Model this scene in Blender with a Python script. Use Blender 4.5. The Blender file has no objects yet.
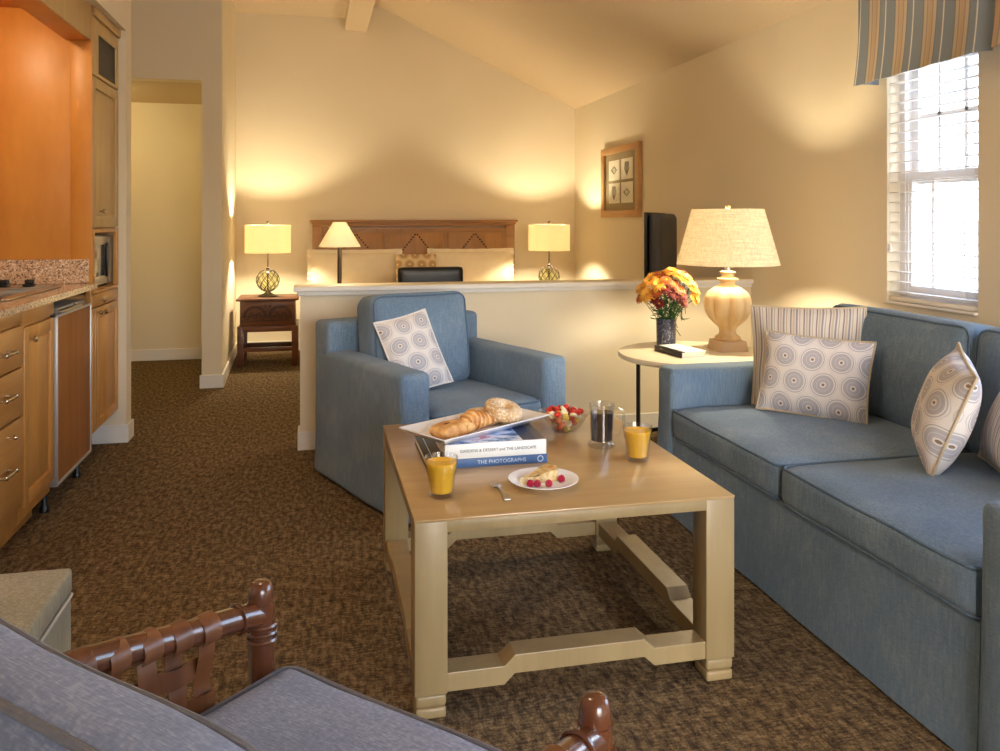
import bpy, bmesh, math, random
from mathutils import Vector, Matrix, noise as mnoise
random.seed(7)
S = bpy.context.scene
COL = S.collection
PI = math.pi

# ------------------------------------------------------------------ helpers
def lin(c):
    return tuple(((v/255)/12.92 if v/255 <= 0.04045 else ((v/255+0.055)/1.055)**2.4) for v in c)

class NT:
    """small node-tree helper"""
    def __init__(s, name):
        s.m = bpy.data.materials.new(name); s.m.use_nodes = True
        s.t = s.m.node_tree; s.b = s.t.nodes['Principled BSDF']; s.out = s.t.nodes['Material Output']
    def n(s, typ, **kw):
        nd = s.t.nodes.new(typ)
        for k, v in kw.items(): setattr(nd, k, v)
        return nd
    def link(s, a, b): s.t.links.new(a, b)
    def put(s, sock, v):
        if hasattr(v, 'is_output'): s.link(v, sock)
        elif isinstance(v, (tuple, list)) and len(v) == 3 and sock.type == 'RGBA': sock.default_value = (*v, 1)
        else: sock.default_value = v
    def math(s, op, a, b=None, c=None):
        nd = s.n('ShaderNodeMath', operation=op); s.put(nd.inputs[0], a)
        if b is not None: s.put(nd.inputs[1], b)
        if c is not None: s.put(nd.inputs[2], c)
        return nd.outputs[0]
    def coord(s, which='Object', scale=(1, 1, 1), rot=(0, 0, 0)):
        tc = s.n('ShaderNodeTexCoord'); mp = s.n('ShaderNodeMapping')
        s.link(tc.outputs[which], mp.inputs['Vector'])
        mp.inputs['Scale'].default_value = scale; mp.inputs['Rotation'].default_value = rot
        return mp.outputs[0]
    def noise(s, vec, scale, detail=3, rough=0.5):
        nd = s.n('ShaderNodeTexNoise'); s.link(vec, nd.inputs['Vector'])
        nd.inputs['Scale'].default_value = scale; nd.inputs['Detail'].default_value = detail
        nd.inputs['Roughness'].default_value = rough
        return nd.outputs['Fac']
    def voro(s, vec, scale, feature='F1'):
        nd = s.n('ShaderNodeTexVoronoi', feature=feature); s.link(vec, nd.inputs['Vector'])
        nd.inputs['Scale'].default_value = scale
        return nd
    def ramp(s, fac, stops, interp='LINEAR'):
        nd = s.n('ShaderNodeValToRGB'); s.link(fac, nd.inputs[0]); cr = nd.color_ramp; cr.interpolation = interp
        while len(cr.elements) < len(stops): cr.elements.new(0.5)
        for e, (p, c) in zip(cr.elements, stops): e.position = p; e.color = (*c, 1)
        return nd.outputs[0]
    def mix(s, fac, a, b, mode='MIX'):
        nd = s.n('ShaderNodeMix', data_type='RGBA', blend_type=mode)
        s.put(nd.inputs[0], fac); s.put(nd.inputs[6], a); s.put(nd.inputs[7], b)
        return nd.outputs[2]
    def bump(s, h, strength=0.3, dist=0.01):
        nd = s.n('ShaderNodeBump'); s.link(h, nd.inputs['Height'])
        nd.inputs['Strength'].default_value = strength; nd.inputs['Distance'].default_value = dist
        s.link(nd.outputs[0], s.b.inputs['Normal'])
    def done(s, color=None, rough=0.5, metal=0.0, spec=0.5, **kw):
        if color is not None: s.put(s.b.inputs['Base Color'], color)
        s.put(s.b.inputs['Roughness'], rough); s.b.inputs['Metallic'].default_value = metal
        s.b.inputs['Specular IOR Level'].default_value = spec
        for k, v in kw.items(): s.b.inputs[k.replace('_', ' ')].default_value = v
        return s.m

def m_plain(name, rgb, rough=0.5, metal=0, spec=0.5, var=0.06, sc=30, bump=0.0, **kw):
    t = NT(name); c = lin(rgb); v = t.coord(); nz = t.noise(v, sc)
    col = t.ramp(nz, [(0.3, tuple(x*(1-var) for x in c)), (0.7, tuple(min(1, x*(1+var)) for x in c))])
    if bump: t.bump(nz, bump, 0.004)
    return t.done(col, rough, metal, spec, **kw)

def m_fabric(name, rgb, dark=0.75, sc=1.0, rough=0.95, warm=None, weave=420):
    t = NT(name); c = lin(rgb); v = t.coord()
    big = t.noise(v, 4*sc, 4); st = t.noise(t.coord(scale=(1, 1, 0.12)), 160*sc, 2); st2 = t.noise(t.coord(scale=(0.15, 1, 1)), weave, 1)
    f = t.math('ADD', t.math('MULTIPLY', big, 0.4), t.math('ADD', t.math('MULTIPLY', st, 0.3), t.math('MULTIPLY', st2, 0.3)))
    w = lin(warm) if warm else c
    col = t.ramp(f, [(0.34, tuple(x*dark for x in c)), (0.5, c), (0.66, tuple(min(1, x*1.18) for x in w))])
    t.bump(t.math('ADD', st2, t.math('ADD', st, t.math('MULTIPLY', t.noise(v, 9, 3), 2.0))), 0.3, 0.004)
    return t.done(col, rough, 0, 0.15, Sheen_Weight=0.12)

def m_wood(name, a, b, axis='z', sc=14, rough=0.4, spec=0.5, stretch=0.07, coat=0.0):
    t = NT(name); s3 = {'x': (stretch, 1, 1), 'y': (1, stretch, 1), 'z': (1, 1, stretch)}[axis]
    v = t.coord(scale=s3); n1 = t.noise(v, sc, 5, 0.6); n2 = t.noise(t.coord(), 2.2, 2); n3 = t.noise(v, sc*7, 2)
    f = t.math('ADD', t.math('MULTIPLY', n1, 0.55), t.math('ADD', t.math('MULTIPLY', n2, 0.3), t.math('MULTIPLY', n3, 0.15)))
    col = t.ramp(f, [(0.35, lin(a)), (0.65, lin(b))])
    t.bump(n3, 0.06, 0.002)
    return t.done(col, rough, 0, spec, Coat_Weight=coat, Coat_Roughness=0.15)

def m_glass(name, rgb=(250, 250, 250), rough=0.03, ior=0.05):
    t = NT(name); g = t.n('ShaderNodeBsdfGlossy'); tr = t.n('ShaderNodeBsdfTransparent'); mx = t.n('ShaderNodeMixShader')
    g.inputs['Roughness'].default_value = rough; fr = t.n('ShaderNodeLayerWeight'); fr.inputs[0].default_value = 0.5; tr.inputs[0].default_value = (*lin(rgb), 1)
    f = t.math('ADD', ior, t.math('MULTIPLY', t.math('POWER', fr.outputs['Facing'], 3.0), 0.6))
    t.link(f, mx.inputs[0]); t.link(tr.outputs[0], mx.inputs[1]); t.link(g.outputs[0], mx.inputs[2]); t.link(mx.outputs[0], t.out.inputs[0]); return t.m

def m_shade(name, rgb, weave=0.2):
    """cloth lamp shade: diffuse + translucent"""
    t = NT(name); c = lin(rgb)
    w1 = t.noise(t.coord(scale=(0.3, 0.3, 7)), 34, 2); w2 = t.noise(t.coord(scale=(5, 5, 0.4)), 34, 2)
    f = t.math('MULTIPLY', t.math('ADD', w1, w2), 0.5)
    col = t.ramp(f, [(0.38, tuple(x*(1-weave) for x in c)), (0.62, c)])
    d = t.n('ShaderNodeBsdfDiffuse'); tr = t.n('ShaderNodeBsdfTranslucent'); mx = t.n('ShaderNodeMixShader')
    t.link(col, d.inputs[0]); t.link(col, tr.inputs[0]); mx.inputs[0].default_value = 0.45
    t.link(d.outputs[0], mx.inputs[1]); t.link(tr.outputs[0], mx.inputs[2]); t.link(mx.outputs[0], t.out.inputs[0])
    return t.m

def m_rings(name, bg, disc, line, dot, pitch=0.112):
    """printed medallions in a staggered lattice, on UVs in metres"""
    t = NT(name); tc = t.n('ShaderNodeTexCoord'); sp = t.n('ShaderNodeSeparateXYZ'); t.link(tc.outputs['UV'], sp.inputs[0])
    k = 0.88
    v = t.math('DIVIDE', sp.outputs[1], pitch*k); row = t.math('FLOOR', v)
    sh = t.math('MULTIPLY', t.math('MODULO', t.math('ABSOLUTE', row), 2.0), 0.5)
    u = t.math('ADD', t.math('DIVIDE', sp.outputs[0], pitch), sh)
    du = t.math('SUBTRACT', t.math('FRACT', u), 0.5); dv = t.math('MULTIPLY', t.math('SUBTRACT', t.math('FRACT', v), 0.5), k)
    r = t.math('SQRT', t.math('ADD', t.math('POWER', t.math('ABSOLUTE', du), 2.0), t.math('POWER', t.math('ABSOLUTE', dv), 2.0)))
    B, D, L, O = lin(bg), lin(disc), lin(line), lin(dot)
    mid = tuple((x+y)/2 for x, y in zip(D, B))
    col = t.ramp(r, [(0, O), (0.05, B), (0.095, D), (0.20, mid), (0.225, D), (0.34, B), (0.385, D), (0.42, B), (0.46, mid), (0.48, B)], 'CONSTANT')
    nz = t.noise(t.coord('UV'), 900, 1)
    col = t.mix(0.12, col, t.ramp(nz, [(0.3, tuple(x*0.6 for x in B)), (0.7, B)]))
    t.bump(t.math('ADD', nz, t.math('MULTIPLY', t.noise(t.coord(), 12, 3), 2)), 0.2, 0.003)
    return t.done(col, 0.9, 0, 0.15)

def m_stripes(name, stops, period, which='UV', axis=0, rough=0.9):
    t = NT(name); tc = t.n('ShaderNodeTexCoord'); sp = t.n('ShaderNodeSeparateXYZ'); t.link(tc.outputs[which], sp.inputs[0])
    f = t.math('FRACT', t.math('DIVIDE', sp.outputs[axis], period))
    col = t.ramp(f, [(p, lin(c)) for p, c in stops], 'CONSTANT')
    nz = t.noise(t.coord(), 300, 2)
    col = t.mix(0.25, col, t.mix(1.0, col, t.ramp(nz, [(0.3, (0.55,)*3), (0.7, (1, 1, 1))]), 'MULTIPLY'))
    t.bump(nz, 0.2, 0.002)
    return t.done(col, rough, 0, 0.15)

# --- mesh building
def newbm(): return bmesh.new()
def box(bm, x0, x1, y0, y1, z0, z1):
    vs = [bm.verts.new(p) for p in ((x0,y0,z0),(x1,y0,z0),(x1,y1,z0),(x0,y1,z0),(x0,y0,z1),(x1,y0,z1),(x1,y1,z1),(x0,y1,z1))]
    for f in ((3,2,1,0),(4,5,6,7),(0,1,5,4),(1,2,6,5),(2,3,7,6),(3,0,4,7)): bm.faces.new([vs[i] for i in f])
    return vs
def bbox(x0, x1, y0, y1, z0, z1, bev=0.004, seg=2):
    bm = newbm(); box(bm, x0, x1, y0, y1, z0, z1)
    if bev: bmesh.ops.bevel(bm, geom=bm.edges[:], offset=bev, segments=seg, affect='EDGES', profile=0.5)
    return bm
def merge(dst, src, M=None):
    me = bpy.data.meshes.new('tmp'); 
    if M is not None: bmesh.ops.transform(src, matrix=M, verts=src.verts[:])
    src.to_mesh(me); dst.from_mesh(me); bpy.data.meshes.remove(me); src.free(); return dst
def boxes(lst, bev=0.003, seg=2):
    bm = newbm()
    for b in lst: merge(bm, bbox(*b, bev=bev, seg=seg))
    return bm
def tube(bm, pts, r, seg=10, closed=False, caps=True):
    pts = [Vector(p) for p in pts]; n = len(pts); rr = r if isinstance(r, (list, tuple)) else [r]*n
    rings = []; up = None
    for i, p in enumerate(pts):
        a = pts[(i-1) % n] if (closed or i > 0) else p; b = pts[(i+1) % n] if (closed or i < n-1) else p
        d = (b-a).normalized()
        if up is None: up = Vector((0, 0, 1)) if abs(d.z) < 0.9 else Vector((1, 0, 0))
        s = d.cross(up)
        if s.length < 1e-6: s = d.orthogonal()
        s.normalize(); up = s.cross(d).normalized()
        rings.append([bm.verts.new(p + rr[i]*(math.cos(2*PI*k/seg)*s + math.sin(2*PI*k/seg)*up)) for k in range(seg)])
    m = n if closed else n-1
    for i in range(m):
        A, B = rings[i], rings[(i+1) % n]
        for k in range(seg): bm.faces.new((A[k], A[(k+1) % seg], B[(k+1) % seg], B[k]))
    if not closed and caps:
        bm.faces.new(rings[0]); bm.faces.new(rings[-1][::-1])
    return bm
def lathe(prof, seg=40, mod=None, cx=0, cy=0, bm=None):
    bm = bm or newbm(); rings = []
    for r, z in prof:
        if r < 1e-6: rings.append([bm.verts.new((cx, cy, z))]); continue
        rings.append([bm.verts.new((cx + (r*(mod(2*PI*k/seg, z) if mod else 1))*math.cos(2*PI*k/seg), cy + (r*(mod(2*PI*k/seg, z) if mod else 1))*math.sin(2*PI*k/seg), z)) for k in range(seg)])
    for A, B in zip(rings, rings[1:]):
        for k in range(seg):
            k2 = (k+1) % seg
            if len(A) == 1 and len(B) == 1: break
            if len(A) == 1: bm.faces.new((A[0], B[k2], B[k]))
            elif len(B) == 1: bm.faces.new((A[k], A[k2], B[0]))
            else: bm.faces.new((A[k], A[k2], B[k2], B[k]))
    return bm
def prism(pts, axis, a0, a1, bev=0.0):
    """extrude a 2D outline along an axis: 'x' -> pts are (y,z), 'y' -> (x,z), 'z' -> (x,y)"""
    bm = newbm()
    def P(p, a): return {'x': (a, p[0], p[1]), 'y': (p[0], a, p[1]), 'z': (p[0], p[1], a)}[axis]
    A = [bm.verts.new(P(p, a0)) for p in pts]; B = [bm.verts.new(P(p, a1)) for p in pts]
    bm.faces.new(A); bm.faces.new(B[::-1])
    for i in range(len(pts)): j = (i+1) % len(pts); bm.faces.new((A[j], A[i], B[i], B[j]))
    bmesh.ops.recalc_face_normals(bm, faces=bm.faces[:])
    if bev: bmesh.ops.bevel(bm, geom=bm.edges[:], offset=bev, segments=2, affect='EDGES', profile=0.5)
    return bm
def softbox(sx, sy, sz, r=0.03, n=14, crown=(0, 0, 0), wr=0.0, seed=0):
    """rounded cushion block centred on the origin; crown bulges each pair of faces"""
    bm = newbm(); bmesh.ops.create_cube(bm, size=2)
    bmesh.ops.subdivide_edges(bm, edges=bm.edges[:], cuts=n, use_grid_fill=True)
    h = Vector((sx/2, sy/2, sz/2)); inner = Vector([max(a-r, 0.0) for a in h])
    for v in bm.verts:
        c = v.co.copy()
        # concentrate samples near edges
        c = Vector([math.copysign(abs(t)**0.8, t) for t in c])
        p = Vector((c.x*h.x, c.y*h.y, c.z*h.z)); q = Vector([max(-i, min(i, t)) for i, t in zip(inner, p)])
        d = p - q
        if d.length > 1e-9: p = q + d.normalized()*min(r, max(d)if False else r)
        b = [1-t*t for t in c]
        p.x += crown[0]*math.copysign(1, c.x)*(abs(c.x)**2)*b[1]*b[2]; p.y += crown[1]*math.copysign(1, c.y)*(abs(c.y)**2)*b[0]*b[2]; p.z += crown[2]*math.copysign(1, c.z)*(abs(c.z)**2)*(b[0]*b[1])**0.6
        if wr: p += wr*mnoise.noise_vector(p*5 + Vector((seed*7.3, seed, 0)))
        v.co = p
    return bm
def rrect(hx, hy, r, z=0, n=5, plane='xy'):
    pts = []
    for cx, cy, a0 in ((hx-r, hy-r, 0), (-hx+r, hy-r, PI/2), (-hx+r, -hy+r, PI), (hx-r, -hy+r, 3*PI/2)):
        for k in range(n+1):
            a = a0 + PI/2*k/n; pts.append((cx+r*math.cos(a), cy+r*math.sin(a)))
    out = []
    # densify straight runs
    for i, p in enumerate(pts):
        q = pts[(i+1) % len(pts)]; L = math.dist(p, q); m = max(1, int(L/0.06))
        for j in range(m): out.append((p[0]+(q[0]-p[0])*j/m, p[1]+(q[1]-p[1])*j/m))
    return [{'xy': (a, b, z), 'xz': (a, z, b), 'yz': (z, a, b)}[plane] for a, b in out]
def pillow(w, h, t, n=22, pinch=0.05, seed=0, wr=0.012):
    """knife-edge pillow, lying in the local XZ plane, thickness along Y, UV in metres"""
    bm = newbm(); uvl = bm.loops.layers.uv.new('UVMap'); grid = {}
    def pos(i, j, s):
        u = -1+2*i/n; v = -1+2*j/n
        e = max(0, (1-u**4))*max(0, (1-v**4)); th = t/2*(e**0.62)*(1-0.18*(u*u+v*v))
        x = w/2*u*(1-pinch*(1-v*v)); z = h/2*v*(1-pinch*(1-u*u))
        q = Vector((x, s*th, z)); nz = mnoise.noise_vector(Vector((x*6+seed*3.1, s*2+seed, z*6)))
        return q + nz*wr*(e**0.3)
    for s in (-1, 1):
        for i in range(n+1):
            for j in range(n+1):
                edge = i in (0, n) or j in (0, n)
                if edge and s == 1: grid[(i, j, 1)] = grid[(i, j, -1)]
                else: grid[(i, j, s)] = bm.verts.new(pos(i, j, s))
    for s in (-1, 1):
        for i in range(n):
            for j in range(n):
                q = [(i, j), (i+1, j), (i+1, j+1), (i, j+1)]
                if s == 1: q = q[::-1]
                try: f = bm.faces.new([grid[(a, b, s)] for a, b in q])
                except ValueError: continue
                for lp, (a, b) in zip(f.loops, q): lp[uvl].uv = (w*a/n + seed*0.013, h*b/n + 0.02)
    rim = [grid[(i, 0, -1)].co.copy() for i in range(n)] + [grid[(n, j, -1)].co.copy() for j in range(n)] + \
          [grid[(i, n, -1)].co.copy() for i in range(n, 0, -1)] + [grid[(0, j, -1)].co.copy() for j in range(n, 0, -1)]
    return bm, rim

def obj(name, bm, mat, parent=None, smooth=True, loc=None, rot=None, label=None, angle=40):
    me = bpy.data.meshes.new(name); bmesh.ops.remove_doubles(bm, verts=bm.verts[:], dist=1e-6) if False else None
    bm.normal_update(); bm.to_mesh(me); bm.free()
    o = bpy.data.objects.new(name, me); COL.objects.link(o)
    for m in (mat if isinstance(mat, (list, tuple)) else [mat]): me.materials.append(m)
    if smooth:
        me.shade_smooth()
        try: me.set_sharp_from_angle(angle=math.radians(angle))
        except Exception: pass
    if parent: o.parent = parent
    if loc: o.location = loc
    if rot: o.rotation_euler = rot
    if label: o['label'] = label
    return o
def tag(o, label, cat, group=None, kind=None):
    o['label'] = label; o['category'] = cat
    if group: o['group'] = group
    if kind: o['kind'] = kind
    return o
def thing(name, label, cat, loc=(0, 0, 0), rz=0, group=None, rot=None):
    o = bpy.data.objects.new(name, None); COL.objects.link(o); o.empty_display_size = 0.1
    o.location = loc; o.rotation_euler = rot or (0, 0, rz)
    return tag(o, label, cat, group)
def struct(name, bm, mat, parent=None, smooth=False, label=None):
    o = obj(name, bm, mat, parent, smooth)
    if parent is None: o['kind'] = 'structure'; 
    if label: o['label'] = label
    return o
def copy_tree(o, parent=None):
    c = o.copy(); COL.objects.link(c)
    if parent: c.parent = parent
    for ch in [x for x in ALLCH(o)]: copy_tree(ch, c)
    return c
def ALLCH(o): return [x for x in bpy.data.objects if x.parent is o]
def text_mesh(txt, size, mat, parent, M, extrude=0.0003, name='lettering', label=None, xs=1.0, bold=False):
    cu = bpy.data.curves.new('t', 'FONT'); cu.body = txt; cu.size = size; cu.extrude = extrude; cu.align_x = 'CENTER'; cu.align_y = 'CENTER'
    if bold: cu.offset = size*0.012
    tmp = bpy.data.objects.new('t', cu); COL.objects.link(tmp)
    dg = bpy.context.evaluated_depsgraph_get(); dg.update()
    me = bpy.data.meshes.new_from_object(tmp.evaluated_get(dg)); bpy.data.objects.remove(tmp)
    me.transform(M @ Matrix.Diagonal((xs, 1, 1, 1))); me.name = name
    o = bpy.data.objects.new(name, me); COL.objects.link(o); me.materials.clear(); me.materials.append(mat); o.parent = parent
    if label: o['label'] = label
    return o

# ------------------------------------------------------------------ materials
WALL = NT('wall_paint'); _v = WALL.coord(); _n = WALL.noise(_v, 260, 2); _n2 = WALL.noise(_v, 0.9, 2)
WALL.bump(_n, 0.12, 0.002); WALL = WALL.done(WALL.ramp(_n2, [(0.3, lin((227, 215, 191))), (0.7, lin((232, 221, 198)))]), 0.85, 0, 0.2)
CEIL = m_plain('ceiling_paint', (212, 194, 166), 0.9, var=0.02, sc=60, spec=0.1)
TRIM = m_plain('white_trim_paint', (232, 228, 224), 0.45, var=0.01)
CAPT = m_plain('cream_cap_paint', (228, 214, 184), 0.5, var=0.01)

def m_carpet():
    t = NT('carpet'); rot = t.coord(rot=(0, 0, 0.5))
    a = t.noise(t.coord(scale=(2.4, 0.8, 1), rot=(0, 0, 0.12)), 25, 4, 0.62); b = t.noise(t.coord(scale=(0.8, 2.6, 1), rot=(0, 0, -0.1)), 42, 3, 0.6); c = t.noise(rot, 240, 2)
    vor = t.voro(t.coord(), 130).outputs['Distance']
    f = t.math('ADD', t.math('MULTIPLY', a, 0.46), t.math('ADD', t.math('MULTIPLY', b, 0.34), t.math('MULTIPLY', c, 0.20)))
    col = t.ramp(f, [(0.36, lin((66, 54, 48))), (0.455, lin((98, 82, 65))), (0.53, lin((136, 114, 86))), (0.64, lin((174, 150, 116)))])
    col = t.mix(0.45, col, t.mix(1, col, t.ramp(vor, [(0.0, (1, 1, 1)), (0.6, (0.45,)*3)]), 'MULTIPLY'))
    t.bump(t.math('ADD', c, t.math('MULTIPLY', vor, -1.0)), 0.6, 0.006)
    return t.done(col, 1.0, 0, 0.05)
CARPET = m_carpet()
BLUE = m_fabric('blue_upholstery', (110, 133, 158), 0.76, warm=(130, 146, 162))
BLUEP = m_fabric('blue_piping', (92, 114, 138), 0.75)
GREY = m_fabric('lavender_grey_linen', (132, 142, 170), 0.78, warm=(154, 160, 182))
GREYP = m_fabric('grey_piping', (118, 118, 126), 0.8)
SAGE = m_fabric('mottled_sage_fabric', (150, 142, 120), 0.7, warm=(172, 164, 138))
RINGS = m_rings('medallion_print', (236, 231, 230), (186, 184, 194), (246, 244, 242), (132, 108, 80))
RINGT = m_rings('tan_medallion_print', (226, 204, 168), (176, 142, 100), (232, 212, 176), (226, 204, 164), 0.11)
STRIPE = m_stripes('pillow_ticking', [(0, (226, 216, 208)), (0.16, (150, 138, 132)), (0.26, (226, 216, 208)), (0.34, (206, 190, 172)), (0.5, (228, 220, 214)), (0.58, (160, 156, 160)), (0.72, (228, 220, 214)), (0.84, (196, 176, 152)), (0.92, (228, 220, 214))], 0.052)
VAL = m_stripes('valance_stripe', [(0, (146, 156, 166)), (0.2, (236, 230, 218)), (0.235, (146, 156, 166)), (0.40, (140, 142, 146)), (0.44, (206, 190, 168)), (0.54, (172, 156, 142)), (0.58, (198, 174, 150)), (0.68, (204, 180, 152)), (0.74, (172, 156, 142)), (0.78, (204, 188, 166)), (0.88, (140, 142, 146)), (0.92, (146, 156, 166))], 0.178, 'Object', 1)
MAPLE = m_wood('honey_maple', (178, 120, 56), (208, 152, 82), 'z', 12, 0.38, coat=0.2)
MAPLEY = m_wood('honey_maple_rail', (172, 116, 56), (204, 148, 80), 'y', 12, 0.38, coat=0.2)
TANW = m_wood('greyed_maple', (180, 146, 92), (204, 172, 116), 'z', 12, 0.4, coat=0.1)
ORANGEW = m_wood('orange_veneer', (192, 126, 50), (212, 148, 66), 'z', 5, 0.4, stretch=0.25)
PANELW = m_wood('fridge_veneer', (142, 88, 42), (168, 110, 60), 'z', 10, 0.6, spec=0.25)
TABLEW = m_wood('pale_limed_wood', (164, 132, 88), (188, 156, 108), 'x', 10, 0.28, coat=0.4)
TABLEWZ_SHADE = m_wood('pale_limed_wood_shaded', (140, 120, 84), (164, 142, 102), 'z', 10, 0.4, coat=0.12)  # same wood as the top, colour darkened for shade on legs and rails
DARKW = m_wood('carved_dark_wood', (82, 46, 30), (118, 70, 46), 'x', 12, 0.4, coat=0.2)
DARKR = m_wood('carved_relief_wood', (52, 28, 20), (82, 46, 32), 'x', 12, 0.5)
HEADW = m_wood('headboard_wood', (140, 98, 60), (174, 128, 82), 'x', 9, 0.45, coat=0.1)
HEADP = m_wood('headboard_panel_wood', (150, 106, 62), (180, 132, 80), 'z', 9, 0.45)
RATTAN = m_wood('rattan_pole', (76, 40, 24), (114, 66, 38), 'z', 10, 0.25, coat=0.6)
LEATH = m_wood('rattan_leather_strap', (98, 56, 30), (134, 82, 46), 'z', 16, 0.4, coat=0.2)
LAMPW = m_wood('bleached_lamp_wood', (190, 156, 108), (226, 196, 148), 'z', 8, 0.6)
LAMPB = m_wood('bleached_lamp_base', (176, 150, 122), (200, 174, 144), 'x', 8, 0.6)
def m_granite():
    t = NT('granite'); v = t.coord()
    v1 = t.voro(v, 170).outputs['Color']; sp = t.n('ShaderNodeSeparateColor'); t.link(v1, sp.inputs[0])
    f = t.math('ADD', t.math('MULTIPLY', sp.outputs[0], 0.6), t.math('MULTIPLY', t.noise(v, 60, 4, 0.7), 0.5))
    col = t.ramp(f, [(0.2, lin((70, 56, 48))), (0.36, lin((150, 120, 96))), (0.5, lin((206, 176, 140))), (0.66, lin((186, 146, 116))), (0.82, lin((222, 204, 178)))])
    return t.done(col, 0.15, 0, 0.5)
GRANITE = m_granite()
STEEL = m_plain('brushed_steel', (196, 194, 190), 0.28, 1.0, var=0.04)
BRASSY = m_plain('satin_nickel', (206, 196, 178), 0.25, 1.0, var=0.03)
ALU = m_plain('pale_aluminium', (205, 205, 205), 0.35, 0.6, var=0.02)
BLACK = m_plain('black_plastic', (22, 21, 22), 0.35)
DGLASS = m_plain('dark_door_glass', (24, 24, 26), 0.35, spec=0.15)
IRON = m_plain('dark_bronze', (70, 56, 44), 0.45, 0.6)
BLKMET = m_plain('black_metal', (34, 32, 34), 0.4, 0.5)
LINEN = m_plain('cream_linen', (236, 222, 196), 0.9, var=0.03, sc=14, bump=0.2)
SHADE = m_shade('drum_shade_cloth', (250, 242, 218), 0.06)
SHADEB = m_shade('burlap_shade_cloth', (236, 226, 206), 0.34)
SHADEW = m_shade('white_shade_cloth', (250, 242, 222), 0.04)
CERAM = m_plain('white_porcelain', (240, 240, 244), 0.15, var=0.01)
GLASS = m_glass('clear_glass', (252, 252, 252), 0.05, 0.11); GREENG = m_glass('sea_glass', (240, 242, 214))
PANE = m_glass('window_pane', (255, 255, 255), 0.02)
JUICE = m_plain('orange_juice', (255, 196, 44), 0.35, var=0.03, Subsurface_Weight=0.0)
COFFEE = m_plain('black_coffee', (28, 12, 10), 0.1)
PAPER = m_plain('book_paper', (238, 232, 220), 0.8, var=0.03)
BOOKB = m_plain('blue_book_cloth', (66, 100, 150), 0.45, var=0.06)
BOOKW = m_plain('white_book_jacket', (238, 240, 240), 0.35, var=0.01)
BOOKK = m_plain('black_book_cover', (30, 28, 30), 0.4)
INK = m_plain('dark_ink', (96, 100, 110), 0.6); INKW = m_plain('white_ink', (196, 212, 232), 0.5)
CREAMT = m_plain('cream_table_paint', (232, 218, 190), 0.35, var=0.02)
VASE = NT('speckled_vase_glaze'); _v = VASE.coord(scale=(1, 1, 0.6)); _c = VASE.ramp(VASE.noise(_v, 130, 3, .7), [(0.45, lin((42, 44, 58))), (0.58, lin((66, 72, 92))), (0.66, lin((150, 150, 160)))]); VASE = VASE.done(_c, 0.3)

# ------------------------------------------------------------------ geometry constants (metres; +Y runs down the room, +X to the sofa wall)
XR, YB, YH = 2.634, 8.167, 4.624        # sofa wall, headboard wall, face of the low wall
XL, XK, YREAR = -1.75, -1.09, -2.6
ZL = 3.235                              # flat ceiling height

# ------------------------------------------------------------------ room shell
struct('floor', boxes([(-2.4, XR+0.2, YREAR-0.1, YB+0.2, -0.1, 0)], 0), CARPET)
# right wall with window openings
WY0, WY1, WZ0, WZ1 = 2.835, 3.382, 0.87, 2.10
ADD_WY0, ADD_WY1 = 0.5, 2.2  # unseen second window opening, added to let in side daylight
bm = newbm()
def wall_x(bm, x0, x1, y0, y1, z0, z1, holes):
    ys = sorted(holes); cur = y0
    for (a, b, c, d) in ys:
        box(bm, x0, x1, cur, a, z0, z1); box(bm, x0, x1, a, b, z0, c); box(bm, x0, x1, a, b, d, z1); cur = b
    box(bm, x0, x1, cur, y1, z0, z1)
wall_x(bm, XR, XR+0.16, YREAR, YB+0.1, 0, 2.412, [(ADD_WY0, ADD_WY1, WZ0, WZ1), (WY0, WY1, WZ0, WZ1)])
struct('wall_right', bm, WALL)
struct('wall_back', prism([(-0.83, 0), (XR+0.16, 0), (XR+0.16, 2.412), (0.588, 3.40), (0.4, 3.46), (0.277, ZL+0.02), (-0.83, ZL+0.02)], 'y', YB, YB+0.12), WALL)
# rear wall (behind the viewpoint) with a wide glazed door, added unseen to admit daylight
bm = newbm(); D0, D1, DZ = 0.2, 2.3, 2.15
for b in ((XL, D0, 0, ZL), (D0, D1, DZ, ZL+0.4), (D1, XR+0.16, 0, 2.6)): box(bm, b[0], b[1], YREAR-0.12, YREAR, b[2], b[3])
struct('wall_front', bm, WALL)
bm = newbm()
for b in ((D0, D0+0.07, 0, DZ), (D1-0.07, D1, 0, DZ), ((D0+D1)/2-0.05, (D0+D1)/2+0.05, 0, DZ), (D0, D1, DZ-0.07, DZ), (D0, D1, 0, 0.08)): box(bm, b[0], b[1], YREAR-0.1, YREAR-0.04, b[2], b[3])
dr = struct('added_door_1', bm, TRIM)
struct('added_door_pane', boxes([(D0, D1, YREAR-0.075, YREAR-0.07, 0, DZ)], 0), PANE, dr)
# left side of the living area: wall behind the kitchenette niche, then the wall near the viewpoint
struct('wall_left', boxes([(XL-0.12, XL, YREAR, 5.13, 0, ZL)], 0), WALL)
# wall plane above the kitchenette (soffit) and the stub wall that ends it
struct('wall_kitchen', boxes([(XL, -1.05, 2.2, 5.13, 2.335, ZL), (XL, -1.05, 5.005, 5.13, 0, 2.335)], 0), WALL)
struct('baseboard_kitchen', boxes([(-1.27, -1.037, 4.992, 5.005, 0, 0.10), (-1.05, -1.037, 5.005, 5.143, 0, 0.10)], 0.003), TRIM)
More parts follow.
